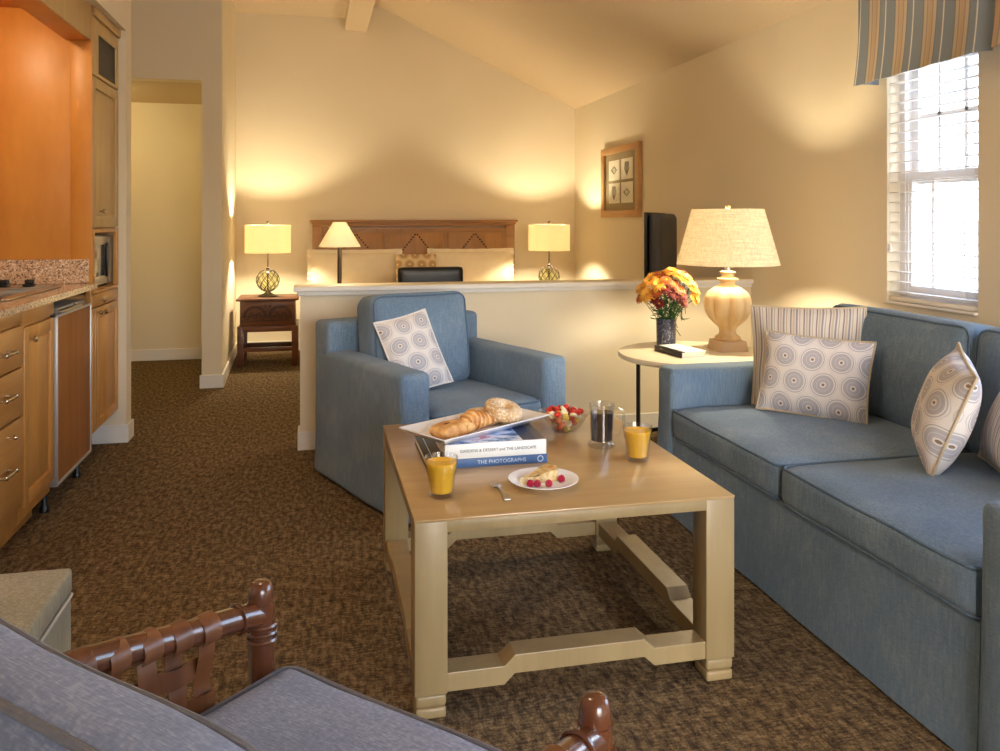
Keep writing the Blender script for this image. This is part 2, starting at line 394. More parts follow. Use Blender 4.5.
# hall beyond the kitchenette with its alcove
bm = newbm(); merge(bm, prism([(-0.835, 6.475), (-0.69, 6.475), (-0.742, YB), (-0.835, YB)], 'z', 0, ZL)); box(bm, -2.4, -0.835, 6.475, 6.60, 2.305, ZL); box(bm, -2.4, -2.25, 6.475, 7.98, 0, 2.305)
struct('wall_hall', bm, WALL)
struct('wall_alcove', boxes([(-2.4, -0.835, 7.86, 7.98, 0, 2.6)], 0), WALL)
struct('wall_hall_left', boxes([(-2.4, -2.28, 5.13, 6.475, 0, ZL), (-2.4, XL, 5.005, 5.13, 0, ZL)], 0), WALL)
struct('ceiling_alcove', boxes([(-2.4, -0.835, 6.60, 7.86, 2.31, 2.40)], 0), CEIL)
struct('baseboard_hall', boxes([(-0.848, -0.678, 6.462, 6.475, 0, 0.10), (-2.25, -0.835, 7.847, 7.86, 0, 0.10)], 0.003), TRIM)
struct('baseboard_left', prism([(-0.69, 6.475), (-0.677, 6.475), (-0.729, YB-0.014), (-0.742, YB-0.014)], 'z', 0, 0.10, 0.003), TRIM)
# ceiling: flat on the left, sloping down to the sofa wall on the right, with the beam between them
struct('ceiling', boxes([(-2.4, 0.30, YREAR, YB+0.1, ZL, ZL+0.1)], 0), CEIL)
s = (3.373-2.412)/(0.588-XR)
struct('ceiling_slope', prism([(XR+0.16, 2.412+s*0.16), (0.30, 3.373+s*(0.30-0.588)), (0.30, 3.62), (XR+0.16, 2.56)], 'y', YREAR, YB+0.1), CEIL)
struct('trim_beam', boxes([(0.277, 0.491, YREAR, YB, 3.115, 3.46)], 0.004), CEIL)
struct('baseboard_right', boxes([(XR-0.014, XR, YREAR, YH, 0, 0.10), (XR-0.014, XR, YH+0.14, YB, 0, 0.10)], 0.003), TRIM)
struct('baseboard_back', boxes([(-0.69, XR, YB-0.014, YB, 0, 0.10)], 0.003), TRIM)
# low wall with its moulded cap
struct('wall_low', boxes([(-0.085, XR, YH, YH+0.13, 0, 0.855)], 0), WALL)
struct('baseboard_low', boxes([(-0.098, XR-0.014, YH-0.014, YH, 0, 0.10), (-0.098, -0.085, YH, YH+0.144, 0, 0.10)], 0.003), TRIM)
cap = struct('trim_cap', boxes([(-0.12, XR, YH-0.035, YH+0.165, 0.868, 0.893)], 0.004), TRIM)
struct('cap_moulding', boxes([(-0.1, XR, YH-0.016, YH+0.146, 0.845, 0.868)], 0.004), TRIM, cap)
struct('cap_top', boxes([(-0.118, XR, YH-0.028, YH+0.16, 0.893, 0.896)], 0.001), CAPT, cap)

# ------------------------------------------------------------------ window, blind, valance
def window(num, y0, y1, muntins=True):
    xf = XR+0.07
    bm = newbm(); f = 0.035
    for b in ((y0, y0+f, WZ0, WZ1), (y1-f, y1, WZ0, WZ1), (y0+f, y1-f, WZ0, WZ0+0.04), (y0+f, y1-f, WZ1-0.04, WZ1)): box(bm, xf, xf+0.07, *b)
    w = struct('window_%d' % num, bm, TRIM)
    zm = 1.447; s_ = 0.04
    # upper sash outside, lower sash inside
    for nm, xx, za, zb in (('upper_sash', xf+0.04, zm-0.02, WZ1-0.04), ('lower_sash', xf+0.005, WZ0+0.04, zm+0.035)):
        bm = newbm()
        for b in ((y0+f, y0+f+s_, za, zb), (y1-f-s_, y1-f, za, zb), (y0+f+s_, y1-f-s_, za, za+0.045), (y0+f+s_, y1-f-s_, zb-0.035, zb)): box(bm, xx, xx+0.03, *b)
        sh = struct(nm, bm, TRIM if nm == 'upper_sash' else TRIM, w)
        bm = newbm(); ym = (y0+y1)/2; zc = (za+zb)/2
        nv = 3 if (y1-y0) < 1 else 5
        for q in range(1, nv):
            if nm == 'lower_sash' and nv == 3 and q == 1: continue
            yy = y0+f+(y1-y0-2*f)*q/nv; box(bm, xx+0.011, xx+0.019, yy-0.008, yy+0.008, za, zb)
        if nm == 'upper_sash': box(bm, xx+0.011, xx+0.019, y0+f, y1-f, zc-0.008, zc+0.008)
        struct('muntin', bm, TRIM, sh); struct('pane', boxes([(xx+0.013, xx+0.016, y0+f+s_, y1-f-s_, za+0.045, zb-0.035)], 0), PANE, sh)
    struct('window_sill', boxes([(XR-0.02, xf, y0-0.0, y1+0.0, WZ0-0.0, WZ0+0.012)], 0.003), TRIM, w)
    return w
window(1, WY0, WY1); window(2, ADD_WY0, ADD_WY1)  # window two is the unseen one added for daylight
def blind(y0, y1, label):
    b = thing('venetian_blind', label, 'blind', (XR+0.03, (y0+y1)/2, WZ0))
    L = (y1-y0)/2-0.006; top = WZ1-WZ0
    obj('headrail', bbox(-0.025, 0.025, -L, L, top-0.045, top-0.002, 0.003), TRIM, b)
    bm = newbm(); z = 0.055; k = 0; tl = 0.0
    while z < top-0.05:
        c, s2 = math.cos(tl), math.sin(tl)
        merge(bm, bbox(-0.0215, 0.0215, -L, L, -0.0014, 0.0014, 0), Matrix.Translation((0, 0, z)) @ Matrix.Rotation(tl, 4, 'Y')); z += 0.0465
    obj('slats', bm, TRIM, b, smooth=False)
    obj('bottom_rail', bbox(-0.025, 0.025, -L, L, 0.014, 0.034, 0.003), TRIM, b)
    bm = newbm()
    for yy in (-L+0.07, L-0.07):
        for xx in (-0.025, 0.025): tube(bm, [(xx, yy, 0.03), (xx, yy, top-0.03)], 0.0012, 6)
    obj('ladder_cord', bm, TRIM, b)
    bm = newbm(); tube(bm, [(-0.034, L-0.02, 0.26), (-0.034, L-0.02, top-0.03)], 0.0012, 6); merge(bm, lathe([(0, .30), (.006, .295), (.011, .27), (.011, .262), (0, .26)], 12), Matrix.Translation((-0.034, L-0.02, -0.02)))
    obj('cord_tassel', bm, TRIM, b)
    return b
blind(WY0, WY1, 'white horizontal slat blind hanging in the window above the sofa')
def valance(y0, y1, label, pl):
    v = thing('window_valance', label, 'valance', (XR-0.11, 0, 1.905))
    bm = newbm(); n = 90; zt = 0.56; t = 0.006
    def prof(y, z):                     # outward offset of the cloth: flares at the hem, pulled in at pleats
        h = 1-z/zt; fl = -0.03*h**3
        rip = 0.006*math.sin(y*36)*h
        for p in pl:
            d = (y-p)/0.02; rip += 0.035*math.exp(-d*d)
        return fl+rip
    rows = 14; G = []
    for k, off in ((0, 0), (1, t)):
        G.append([[bm.verts.new((prof(y0+(y1-y0)*i/n, zt*j/rows)+off, y0+(y1-y0)*i/n, zt*j/rows - 0.012*math.sin((y0+(y1-y0)*i/n)*2.1)*(1-j/rows))) for j in range(rows+1)] for i in range(n+1)])
    for i in range(n):
        for j in range(rows):
            bm.faces.new((G[0][i][j], G[0][i][j+1], G[0][i+1][j+1], G[0][i+1][j])); bm.faces.new((G[1][i][j], G[1][i+1][j], G[1][i+1][j+1], G[1][i][j+1]))
        bm.faces.new((G[0][i][0], G[0][i+1][0], G[1][i+1][0], G[1][i][0])); bm.faces.new((G[0][i][rows], G[1][i][rows], G[1][i+1][rows], G[0][i+1][rows]))
    for i in (0, n):
        for j in range(rows): bm.faces.new((G[0][i][j], G[1][i][j], G[1][i][j+1], G[0][i][j+1]))
    obj('cloth', bm, VAL, v, angle=60)
    bm = newbm()                        # return at the far end, back to the wall
    box(bm, -0.008, 0.10, y1-0.004, y1+0.002, 0.0, zt); obj('side_return', bm, VAL, v, smooth=False)
    obj('mounting_board', bbox(0.01, 0.105, y0+0.01, y1-0.01, zt-0.03, zt-0.01, 0), TRIM, v)
    return v
valance(1.9, 3.43, 'blue, tan and white striped cloth valance over the window blind', [2.66])
b = obj('drapery_bracket', boxes([(XR-0.075, XR-0.0, 3.445, 3.47, 1.93, 1.955)], 0.004), STEEL); tag(b, 'small metal bracket on the wall under the left end of the striped valance', 'bracket')

# outside: a neighbouring house
nb = thing('neighbouring_house', 'pale neighbouring house with a grey roof seen through the window blind', 'house', (7.6, 7.0, 0))
obj('wall', boxes([(0, 3, -2.0, 5, -2, 3.2)], 0), m_plain('pale_siding', (222, 222, 220), 0.8), nb, smooth=False)
obj('porch_roof', prism([(-1.9, 0.1), (-0.0, 1.25), (0.0, 1.15), (-1.9, 0.0)], 'y', -1.6, 3.0), m_plain('grey_shingle', (120, 122, 128), 0.9), nb, smooth=False)
obj('corner_post', boxes([(-0.1, 0.02, -2.05, -1.85, -2, 3.2)], 0), TRIM, nb, smooth=False)
struct('terrain', boxes([(XR+0.3, 40, -20, 30, -1.6, -1.5), (-15, XR+0.3, -20, YREAR-0.3, -0.5, -0.4)], 0), m_plain('pale_paving', (170, 168, 160), 0.9))

# ------------------------------------------------------------------ kitchenette
def knob(parent, y, z, x=XK, r=0.013, name='knob'):
    bm = newbm(); merge(bm, lathe([(0, 0), (0.005, 0), (0.005, 0.014), (r, 0.018), (r*1.05, 0.026), (r*0.6, 0.031), (0, 0.032)], 16), Matrix.Translation((x, y, z)) @ Matrix.Rotation(PI/2, 4, 'Y'))
    return obj(name, bm, BRASSY, parent)
def pull(parent, y, z, w=0.10):
    bm = newbm(); tube(bm, [(XK+0.03, y-w/2-0.01, z), (XK+0.033, y, z), (XK+0.03, y+w/2+0.01, z)], [0.005, 0.0065, 0.005], 10)
    for s_ in (-1, 1): tube(bm, [(XK, y+s_*w/2, z), (XK+0.03, y+s_*w/2, z)], [0.007, 0.005], 10)
    for s_ in (-1, 1): merge(bm, lathe([(0, -.009), (.007, -.006), (.009, 0), (.007, .006), (0, .009)], 12), Matrix.Translation((XK+0.03, y+s_*w/2, z)))
    return obj('handle', bm, BRASSY, parent)
def panel_door(parent, y0, y1, z0, z1, mat=MAPLE, fr=0.05, name='door', x=XK, t=0.02):
    """frame-and-panel door facing +X"""
    bm = newbm()
    for b in ((y0, y0+fr, z0, z1), (y1-fr, y1, z0, z1), (y0+fr, y1-fr, z0, z0+fr), (y0+fr, y1-fr, z1-fr, z1)): merge(bm, bbox(x-t, x, *b, bev=0.003))
    d = obj(name, bm, mat, parent)
    bm = newbm(); box(bm, x-t, x-0.012, y0+fr, y1-fr, z0+fr, z1-fr)
    merge(bm, bbox(x-0.014, x-0.006, y0+fr+0.012, y1-fr-0.012, z0+fr+0.012, z1-fr-0.012, bev=0.005)); obj('raised_panel', bm, mat, d)
    return d
XB = XL
du = thing('drawer_cabinet', 'honey maple base cabinet with three drawers, nearest the camera in the kitchenette', 'cabinet', (0, 0, 0))
obj('carcass', boxes([(XB, XK-0.021, 2.95, 3.462, 0.10, 0.915), (XB, XK-0.09, 2.95, 3.462, 0, 0.10)], 0.001), MAPLE, du)
obj('top_rail', bbox(XK-0.021, XK-0.005, 2.95, 3.462, 0.872, 0.917, 0.002), MAPLEY, du)
for nm, za, zb in (('drawer', 0.706, 0.86), ('drawer', 0.519, 0.699), ('drawer', 0.185, 0.512)):
    d = obj(nm, bbox(XK-0.02, XK, 2.96, 3.457, za, zb, 0.005), MAPLEY, du)
    pull(d, 3.235, {0.706: 0.781, 0.519: 0.622, 0.185: 0.352}[za], 0.10)
    if za == 0.185: knob(d, 3.293, 0.469, name='lock', r=0.009)
dc = thing('door_cabinet', 'honey maple base cabinet with one tall panelled door beside the drawers', 'cabinet', (0, 0, 0))
obj('carcass', boxes([(XB, XK-0.021, 3.463, 3.845, 0.10, 0.86), (XB, XK-0.09, 3.463, 3.845, 0, 0.10)], 0.001), MAPLE, dc)
obj('top_rail', bbox(XK-0.021, XK-0.005, 3.463, 3.845, 0.86, 0.917, 0.002), MAPLEY, dc)
d = panel_door(dc, 3.469, 3.835, 0.155, 0.845); knob(d, 3.52, 0.796)
fr = thing('mini_fridge', 'under-counter fridge with brown wood veneer door and pale metal edging', 'fridge', (0, 0, 0))
obj('cabinet_body', boxes([(XB+0.02, XK-0.03, 3.865, 4.425, 0.108, 0.868)], 0.004), ALU, fr)
d = obj('door', bbox(XK-0.028, XK-0.004, 3.874, 4.422, 0.119, 0.842, 0.002), PANELW, fr)
obj('door_edging', boxes([(XK-0.03, XK+0.002, 3.868, 3.882, 0.113, 0.85), (XK-0.03, XK+0.002, 4.414, 4.427, 0.113, 0.85), (XK-0.03, XK+0.002, 3.868, 4.427, 0.108, 0.121), (XK-0.03, XK+0.002, 3.868, 4.427, 0.838, 0.85)], 0.002), ALU, d)
bm = boxes([(XK-0.002, XK+0.02, 3.875, 4.2, 0.857, 0.868)], 0.003); merge(bm, boxes([(XK-0.02, XK, 3.88, 3.9, 0.85, 0.87), (XK-0.02, XK, 4.17, 4.19, 0.85, 0.87)], 0.002)); obj('handle', bm, STEEL, fr)
obj('kick_shadow_board', boxes([(XK-0.16, XK-0.145, 3.87, 4.42, 0.0, 0.105)], 0.002), BLACK, fr)  # black board stands in for the dark shadow below the door
for yy in (3.885, 4.38): obj('levelling_foot', lathe([(0, 0), (.02, 0), (.02, .02), (.012, .03), (.012, .106), (0, .106)], 14, cx=XK-0.055, cy=yy), BLACK, fr)
obj('side_stile', boxes([(XK-0.028, XK-0.004, 4.43, 4.45, 0.19, 0.915)], 0.001), MAPLE, fr)
# countertop with end splash
ct = thing('countertop', 'speckled granite countertop with a low granite splash at its far end', 'countertop', (0, 0, 0))
SX0, SX1, SY0, SY1 = -1.62, -1.19, 3.55, 4.22
bm = newbm()
for b in ((XB, SX0, 2.9, 4.449), (SX1, XK+0.022, 2.9, 4.449), (SX0, SX1, 2.9, SY0), (SX0, SX1, SY1, 4.449)): box(bm, b[0], b[1], b[2], b[3], 0.918, 0.944)
bmesh.ops.remove_doubles(bm, verts=bm.verts[:], dist=1e-5)
obj('slab', bm, GRANITE, ct, smooth=False)
obj('end_splash', bbox(XB+0.02, XK-0.015, 4.43, 4.449, 0.9445, 1.065, 0.002), GRANITE, ct)
obj('rear_splash', bbox(XB, XB+0.019, 2.9, 4.43, 0.9445, 1.065, 0.002), GRANITE, ct)
sk = thing('kitchen_sink', 'steel drop-in sink with a shiny rim in the granite counter', 'sink', (0, 0, 0))
bm = newbm(); t_ = 0.004
for b in ((SX0-0.02, SX0+0.02, SY0-0.02, SY1+0.02), (SX1-0.02, SX1+0.02, SY0-0.02, SY1+0.02), (SX0, SX1, SY0-0.02, SY0+0.02), (SX0, SX1, SY1-0.10, SY1+0.02)): merge(bm, bbox(b[0], b[1], b[2], b[3], 0.9445, 0.9525, 0.0025))
obj('rim', bm, STEEL, sk)
obj('basin', boxes([(SX0+0.005, SX0+0.012, SY0+0.005, SY1-0.06, 0.882, 0.946), (SX1-0.012, SX1-0.005, SY0+0.005, SY1-0.06, 0.882, 0.946), (SX0+0.005, SX1-0.005, SY0+0.005, SY0+0.012, 0.882, 0.946), (SX0+0.005, SX1-0.005, SY1-0.067, SY1-0.06, 0.882, 0.946), (SX0+0.005, SX1-0.005, SY0+0.005, SY1-0.06, 0.876, 0.882)], 0.001), STEEL, sk)
for xx in (-1.40, -1.295):
    bm = bbox(xx-0.024, xx+0.024, 4.16, 4.20, 0.953, 0.965, 0.004); merge(bm, bbox(xx-0.017, xx+0.02, 4.165, 4.195, 0.965, 0.985, 0.006)); obj('tap_handle', bm, BLACK, sk, label='squat black tap handle')
# tall cabinet
tc = thing('tall_cabinet', 'tall maple cabinet with a microwave niche, at the far end of the kitchenette', 'cabinet', (0, 0, 0))
Y0, Y1 = 4.452, 5.0; fx = XK-0.021
bm = boxes([(XB, fx, Y0, Y0+0.018, 0.185, 2.30), (XB, fx, Y1-0.018, Y1, 0.185, 2.30), (XB, XB+0.01, Y0, Y1, 0.1, 2.3), (XB, fx, Y0, Y1, 2.28, 2.30), (XB, fx, Y0, Y1, 1.205, 1.223), (XB, fx, Y0, Y1, 0.885, 0.903), (XB, fx, Y0, Y1, 0.17, 0.188), (XB, XK-0.24, Y0, Y1, 0, 0.17)], 0.001)
obj('carcass', bm, MAPLE, tc)
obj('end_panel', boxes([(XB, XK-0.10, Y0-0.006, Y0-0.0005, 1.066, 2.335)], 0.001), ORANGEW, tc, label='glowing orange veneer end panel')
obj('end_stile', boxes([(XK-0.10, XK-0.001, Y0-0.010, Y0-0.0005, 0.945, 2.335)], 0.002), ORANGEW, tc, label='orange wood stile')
bm = boxes([(XK-0.02, XK, Y0, Y0+0.04, 0.89, 1.215), (XK-0.02, XK, Y1-0.045, Y1, 0.89, 1.215), (XK-0.02, XK, Y0+0.04, Y1-0.045, 1.195, 1.215), (XK-0.02, XK, Y0+0.04, Y1-0.045, 0.885, 0.9)], 0.002); obj('niche_frame', bm, MAPLE, tc)
d = obj('drawer', bbox(XK-0.02, XK, Y0+0.003, Y1-0.003, 0.818, 0.882, 0.004), MAPLEY, tc); knob(d, 4.592, 0.847)
d = panel_door(tc, Y0+0.003, 4.545, 0.192, 0.812, fr=0.03); knob(d, 4.52, 0.79)
d = panel_door(tc, 4.549, Y1-0.003, 0.192, 0.812, fr=0.045); knob(d, 4.62, 0.783)
d = panel_door(tc, Y0+0.003, Y1-0.003, 1.222, 1.985, TANW, fr=0.055); knob(d, 4.585, 1.305)
bm = newbm()
for b in ((Y0+0.003, 4.566, 1.992, 2.285), (4.947, Y1-0.003, 1.992, 2.285), (4.566, 4.947, 1.992, 2.012), (4.566, 4.947, 2.215, 2.285)): merge(bm, bbox(XK-0.02, XK, *b, bev=0.003))
d = obj('glass_door', bm, TANW, tc); obj('pane', boxes([(XK-0.012, XK-0.008, 4.56, 4.95, 2.005, 2.22)], 0), DGLASS, d, label='dark glass pane')
obj('crown', boxes([(XK-0.02, XK+0.012, Y0, Y1+0.003, 2.287, 2.332)], 0.004), TANW, tc)
mw = thing('microwave', 'silver microwave oven in the niche of the tall maple cabinet', 'microwave', (0, 0, 0.904))
obj('body', bbox(XK-0.42, XK-0.035, 4.475, 4.975, 0.008, 0.275, 0.006), STEEL, mw)
obj('door', bbox(XK-0.034, XK-0.020, 4.48, 4.83, 0.014, 0.268, 0.004), STEEL, mw)
obj('door_window', bbox(XK-0.021, XK-0.0185, 4.51, 4.765, 0.06, 0.225, 0.001), m_plain('smoked_mirror_glass', (150, 146, 136), 0.12, 0.6), mw)
obj('handle', boxes([(XK-0.02, XK-0.008, 4.795, 4.812, 0.05, 0.235)], 0.004), BLACK, mw)
obj('control_panel', bbox(XK-0.034, XK-0.020, 4.834, 4.97, 0.014, 0.268, 0.003), m_plain('control_panel_grey', (120, 118, 116), 0.3, 0.4), mw)
for xx in (-0.07, -0.40):
    for yy in (4.49, 4.94): obj('foot', boxes([(XK+xx, XK+xx+0.02, yy, yy+0.02, 0, 0.008)], 0.001), BLACK, mw)
# header boards above the counter
hd = thing('cabinet_header', 'greyed maple header board over the counter opening, orange underneath', 'header', (0, 0, 0))
obj('face_board', boxes([(XK-0.022, XK-0.004, 2.6, 4.44, 2.155, 2.333)], 0.002), TANW, hd)
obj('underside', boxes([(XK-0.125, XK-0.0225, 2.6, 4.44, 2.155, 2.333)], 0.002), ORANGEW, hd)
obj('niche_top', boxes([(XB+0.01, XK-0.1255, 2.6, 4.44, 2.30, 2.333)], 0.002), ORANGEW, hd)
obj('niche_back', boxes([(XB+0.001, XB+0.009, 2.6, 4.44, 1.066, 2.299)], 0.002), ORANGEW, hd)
hl = thing('cabinet_light', 'small recessed puck light above the counter behind the header', 'light', (-1.40, 3.75, 2.29))
obj('housing', lathe([(0, 0.008), (.035, .008), (.035, -.004), (.03, -.006), (.03, 0), (0, 0)], 24), STEEL, hl)

# ------------------------------------------------------------------ bedroom
bd = thing('bed', 'king bed with a carved wooden headboard and cream linen', 'bed', (0.967, YB, 0))
hb = obj('headboard', boxes([(-1.0, 1.0, -0.075, -0.03, 0.1, 1.185)], 0.004), HEADW, bd)
obj('post', boxes([(-1.0, -0.91, -0.085, -0.015, 0, 1.20)], 0.004), HEADW, bd); obj('post', boxes([(0.91, 1.0, -0.085, -0.015, 0, 1.20)], 0.004), HEADW, bd)
obj('crown', boxes([(-1.025, 1.025, -0.115, -0.005, 1.238, 1.262), (-1.01, 1.01, -0.10, -0.01, 1.218, 1.238), (-1.0, 1.0, -0.09, -0.015, 1.198, 1.218)], 0.004), HEADW, bd)
bm = newbm()
for i in range(44): box(bm, -0.86+i*0.04, -0.86+i*0.04+0.022, -0.079, -0.074, 1.165, 1.185)
obj('dentil_carving', bm, HEADW, hb, smooth=False)
for k in range(3):
    x0 = -0.86+k*0.588; x1 = x0+0.545
    p = obj('panel', bbox(x0, x1, -0.082, -0.074, 0.45, 1.135, 0.006), HEADP, bd)
    bm = newbm(); xc = (x0+x1)/2
    for s_ in (-1, 1):
        for i in range(12):
            a = i/11; px = xc+s_*(0.012+a*0.22); pz = 1.115-a*0.27
            merge(bm, bbox(-0.009, 0.009, -0.003, 0.003, -0.007, 0.007, 0.001), Matrix.Translation((px, -0.083, pz)) @ Matrix.Rotation(s_*0.88, 4, 'Y'))
    obj('inlay', bm, BLKMET, p, label='dotted black triangular inlay')
obj('mattress', softbox(1.93, 2.0, 0.28, 0.06, 10, (0, 0, 0.01)), LINEN, bd, loc=(0, -1.12, 0.46))
obj('bed_base', bbox(-0.96, 0.96, -2.12, -0.12, 0.06, 0.31, 0.01), m_plain('box_spring_cloth', (220, 206, 180), 0.9), bd)
obj('duvet', softbox(1.99, 1.5, 0.12, 0.05, 12, (0, 0, 0.02), 0.012), LINEN, bd, loc=(0, -1.42, 0.585))
def sham(x0, x1, z0, z1, y, label, mat=LINEN, t=0.17, seed=0, ripple=True, name='bed_pillow', grp=None, pip=True, lean=0.16):
    w, h = x1-x0, z1-z0; p = thing(name, label, 'pillow', ((x0+x1)/2, y, z0), 0, grp, rot=(-lean, 0, 0))
    bm, rim = pillow(w-0.05, h, t, seed=seed, pinch=0.02)
    for v in bm.verts: v.co.z += h/2
    obj('cover', bm, mat, p)
    if ripple:
        bm = newbm(); n = len(rim); A = []; B = []
        for i, q in enumerate(rim):
            c = q+Vector((0, 0, h/2)); o = Vector((q.x, 0, q.z)).normalized()
            o = Vector((math.copysign(min(1, abs(q.x)/(w/2-0.03))**6, q.x), 0, math.copysign(min(1, abs(q.z)/(h/2))**6, q.z)))
            o.y = 0.35*math.sin(i*1.9); A.append((bm.verts.new(c+Vector((0, -0.003, 0))), bm.verts.new(c+Vector((0, 0.003, 0))))); e = c+o*0.035; B.append((bm.verts.new(e+Vector((0, -0.002, 0))), bm.verts.new(e+Vector((0, 0.002, 0)))))
        for i in range(n):
            j = (i+1) % n
            bm.faces.new((A[i][0], A[j][0], B[j][0], B[i][0])); bm.faces.new((A[j][1], A[i][1], B[i][1], B[j][1])); bm.faces.new((B[i][0], B[j][0], B[j][1], B[i][1]))
        obj('flange', bm, mat, p)
    return p
sham(-0.075, 0.80, 0.60, 0.955, 7.83, 'cream pillow leaning on the left half of the headboard', seed=1)
sham(1.06, 1.90, 0.60, 0.955, 7.83, 'cream pillow leaning on the right half of the headboard', seed=2)
sham(0.70, 1.13, 0.62, 0.945, 7.63, 'small tan medallion-print cushion in the middle of the bed', RINGT, 0.12, 3, False, 'bed_cushion')

def nightstand(loc, label, rz=0):
    n = thing('nightstand', label, 'nightstand', loc, rz)
    W, D, H = 0.25, 0.22, 0.585
    obj('top', bbox(-W-0.01, W+0.01, -D-0.01, D+0.01, H-0.02, H, 0.005), DARKW, n)
    obj('drawer_case', bbox(-W+0.02, W-0.02, -D+0.02, D-0.02, 0.35, H-0.0205, 0.002), DARKW, n)
    f = obj('drawer_front', bbox(-W+0.025, W-0.025, -D+0.008, -D+0.0195, 0.365, H-0.025, 0.003), DARKW, n)
    bm = newbm()                                # carved arches and scrolls
    for cx in (-0.105, 0.105):
        for r in (0.098, 0.084): tube(bm, [(cx+r*math.cos(a), -D+0.006, 0.42+1.05*r*math.sin(a)) for a in [PI*k/16 for k in range(17)]], 0.006, 6)
        for q in range(5):
            c2 = cx-0.07+q*0.035; tube(bm, [(c2+(0.004+0.0022*k)*math.cos(k*0.8+q), -D+0.006, 0.425+0.02*(q % 2)+(0.004+0.0022*k)*math.sin(k*0.8+q)) for k in range(10)], 0.005, 6)
    tube(bm, [(0, -D+0.005, 0.51), (-0.025, -D+0.005, 0.53), (0.0, -D+0.005, 0.46), (0.025, -D+0.005, 0.53), (0, -D+0.005, 0.51)], 0.005, 6)
    tube(bm, [(-W+0.03, -D+0.006, 0.395), (W-0.03, -D+0.006, 0.395)], 0.004, 6)
    obj('carving', bm, DARKR, f, label='carved double arch and scroll relief')
    for sx in (-1, 1):
        for sy in (-1, 1):
            x0, y0 = sx*(W-0.025), sy*(D-0.025)
            obj('leg', bbox(x0-0.025, x0+0.025, y0-0.025, y0+0.025, 0, 0.35, 0.004), DARKW, n)
    obj('apron', boxes([(-W+0.05, W-0.05, -D+0.005, -D+0.03, 0.30, 0.349), (-W+0.05, W-0.05, D-0.03, D-0.005, 0.30, 0.349), (-W+0.005, -W+0.03, -D+0.05, D-0.05, 0.30, 0.349), (W-0.03, W-0.005, -D+0.05, D-0.05, 0.30, 0.349)], 0.002), DARKW, n)
    obj('stretcher', boxes([(-W+0.05, W-0.05, -D+0.008, -D+0.04, 0.13, 0.165), (-W+0.05, W-0.05, D-0.04, D-0.008, 0.10, 0.15), (-W+0.008, -W+0.04, -D+0.05, D-0.05, 0.13, 0.165), (W-0.04, W-0.008, -D+0.05, D-0.05, 0.13, 0.165)], 0.003), DARKW, n)
    return n
nightstand((-0.405, 7.525, 0), 'carved dark wood nightstand between the hall wall and the low wall')
nightstand((2.2, 7.6, 0), 'carved dark wood nightstand in the right-hand corner, hidden behind the low wall')

def drum_lamp(loc, label, power, zs=0.0):
    L = thing('bedside_lamp', label, 'lamp', loc, 0, 'bedside lamps')
    obj('base', lathe([(0, 0), (.085, 0), (.088, .006), (.06, .016), (.03, .03), (.02, .042), (0, .043)], 32), IRON, L)
    G = 0.142; R = 0.10
    obj('glass_globe', lathe([(R*math.sin(a)*0.94+1e-4, G-R*math.cos(a)*0.94) for a in [PI*(k+0.6)/21 for k in range(21)]], 32), GREENG, L)
    bm = newbm()
    for k in range(10):
        for d in (1, -1): tube(bm, [(1.0*R*math.sin(a)*math.cos(2*PI*k/10+d*a*0.75), 1.0*R*math.sin(a)*math.sin(2*PI*k/10+d*a*0.75), G-R*math.cos(a)) for a in [0.35+(PI-0.7)*j/14 for j in range(15)]], 0.0028, 6)
    for a in (0.35, PI-0.35): tube(bm, [(R*math.sin(a)*math.cos(q), R*math.sin(a)*math.sin(q), G-R*math.cos(a)) for q in [2*PI*j/16 for j in range(16)]], 0.004, 6, closed=True)
    obj('rope_net', bm, IRON, L)
    bm = newbm(); tube(bm, [(0, 0, 0.04), (0, 0, 0.60)], 0.0065, 10); merge(bm, lathe([(0, .235), (.012, .237), (.02, .25), (.008, .258), (0, .26)], 14)); obj('stem', bm, IRON, L)
    sh = obj('lamp_shade', lathe([(0.197, 0.385), (0.197, 0.63), (0.1945, 0.63), (0.1945, 0.385), (0.197, 0.385)], 48), SHADE, L)
    bm = newbm()
    for k in range(3): tube(bm, [(0, 0, 0.595), (0.195*math.cos(2.1*k+.3), 0.195*math.sin(2.1*k+.3), 0.615)], 0.002, 6)
    obj('spider', bm, IRON, L)
    obj('finial', lathe([(0, .6), (.008, .602), (.004, .635), (.012, .645), (.013, .655), (.006, .665), (0, .667)], 14), IRON, L)
    obj('socket', lathe([(0, .42), (.015, .42), (.015, .462), (0, .462)], 16), IRON, L)
    bulb_light((loc[0], loc[1], loc[2]+0.50), power, WARM, 0.035)
    return L
WARM = (1.0, 0.84, 0.55)
def bulb_light(loc, power, color, size=0.03, name='bulb_light', typ='POINT', **kw):
    l = bpy.data.lights.new(name, typ); l.energy = power; l.color = color
    if typ == 'POINT': l.shadow_soft_size = size
    for k, v in kw.items(): setattr(l, k, v)
    o = bpy.data.objects.new(name, l); COL.objects.link(o); o.location = loc; return o
P_BED, P_BIG, P_DESK, P_KIT, P_ALC, P_AMB = 44, 34, 7, 10, 11, 30
drum_lamp((-0.415, 7.53, 0.585), 'lit drum-shade lamp with a netted glass globe on the left nightstand', P_BED)
drum_lamp((2.17, 7.53, 0.585), 'lit drum-shade lamp with a netted glass globe right of the bed', P_BED)

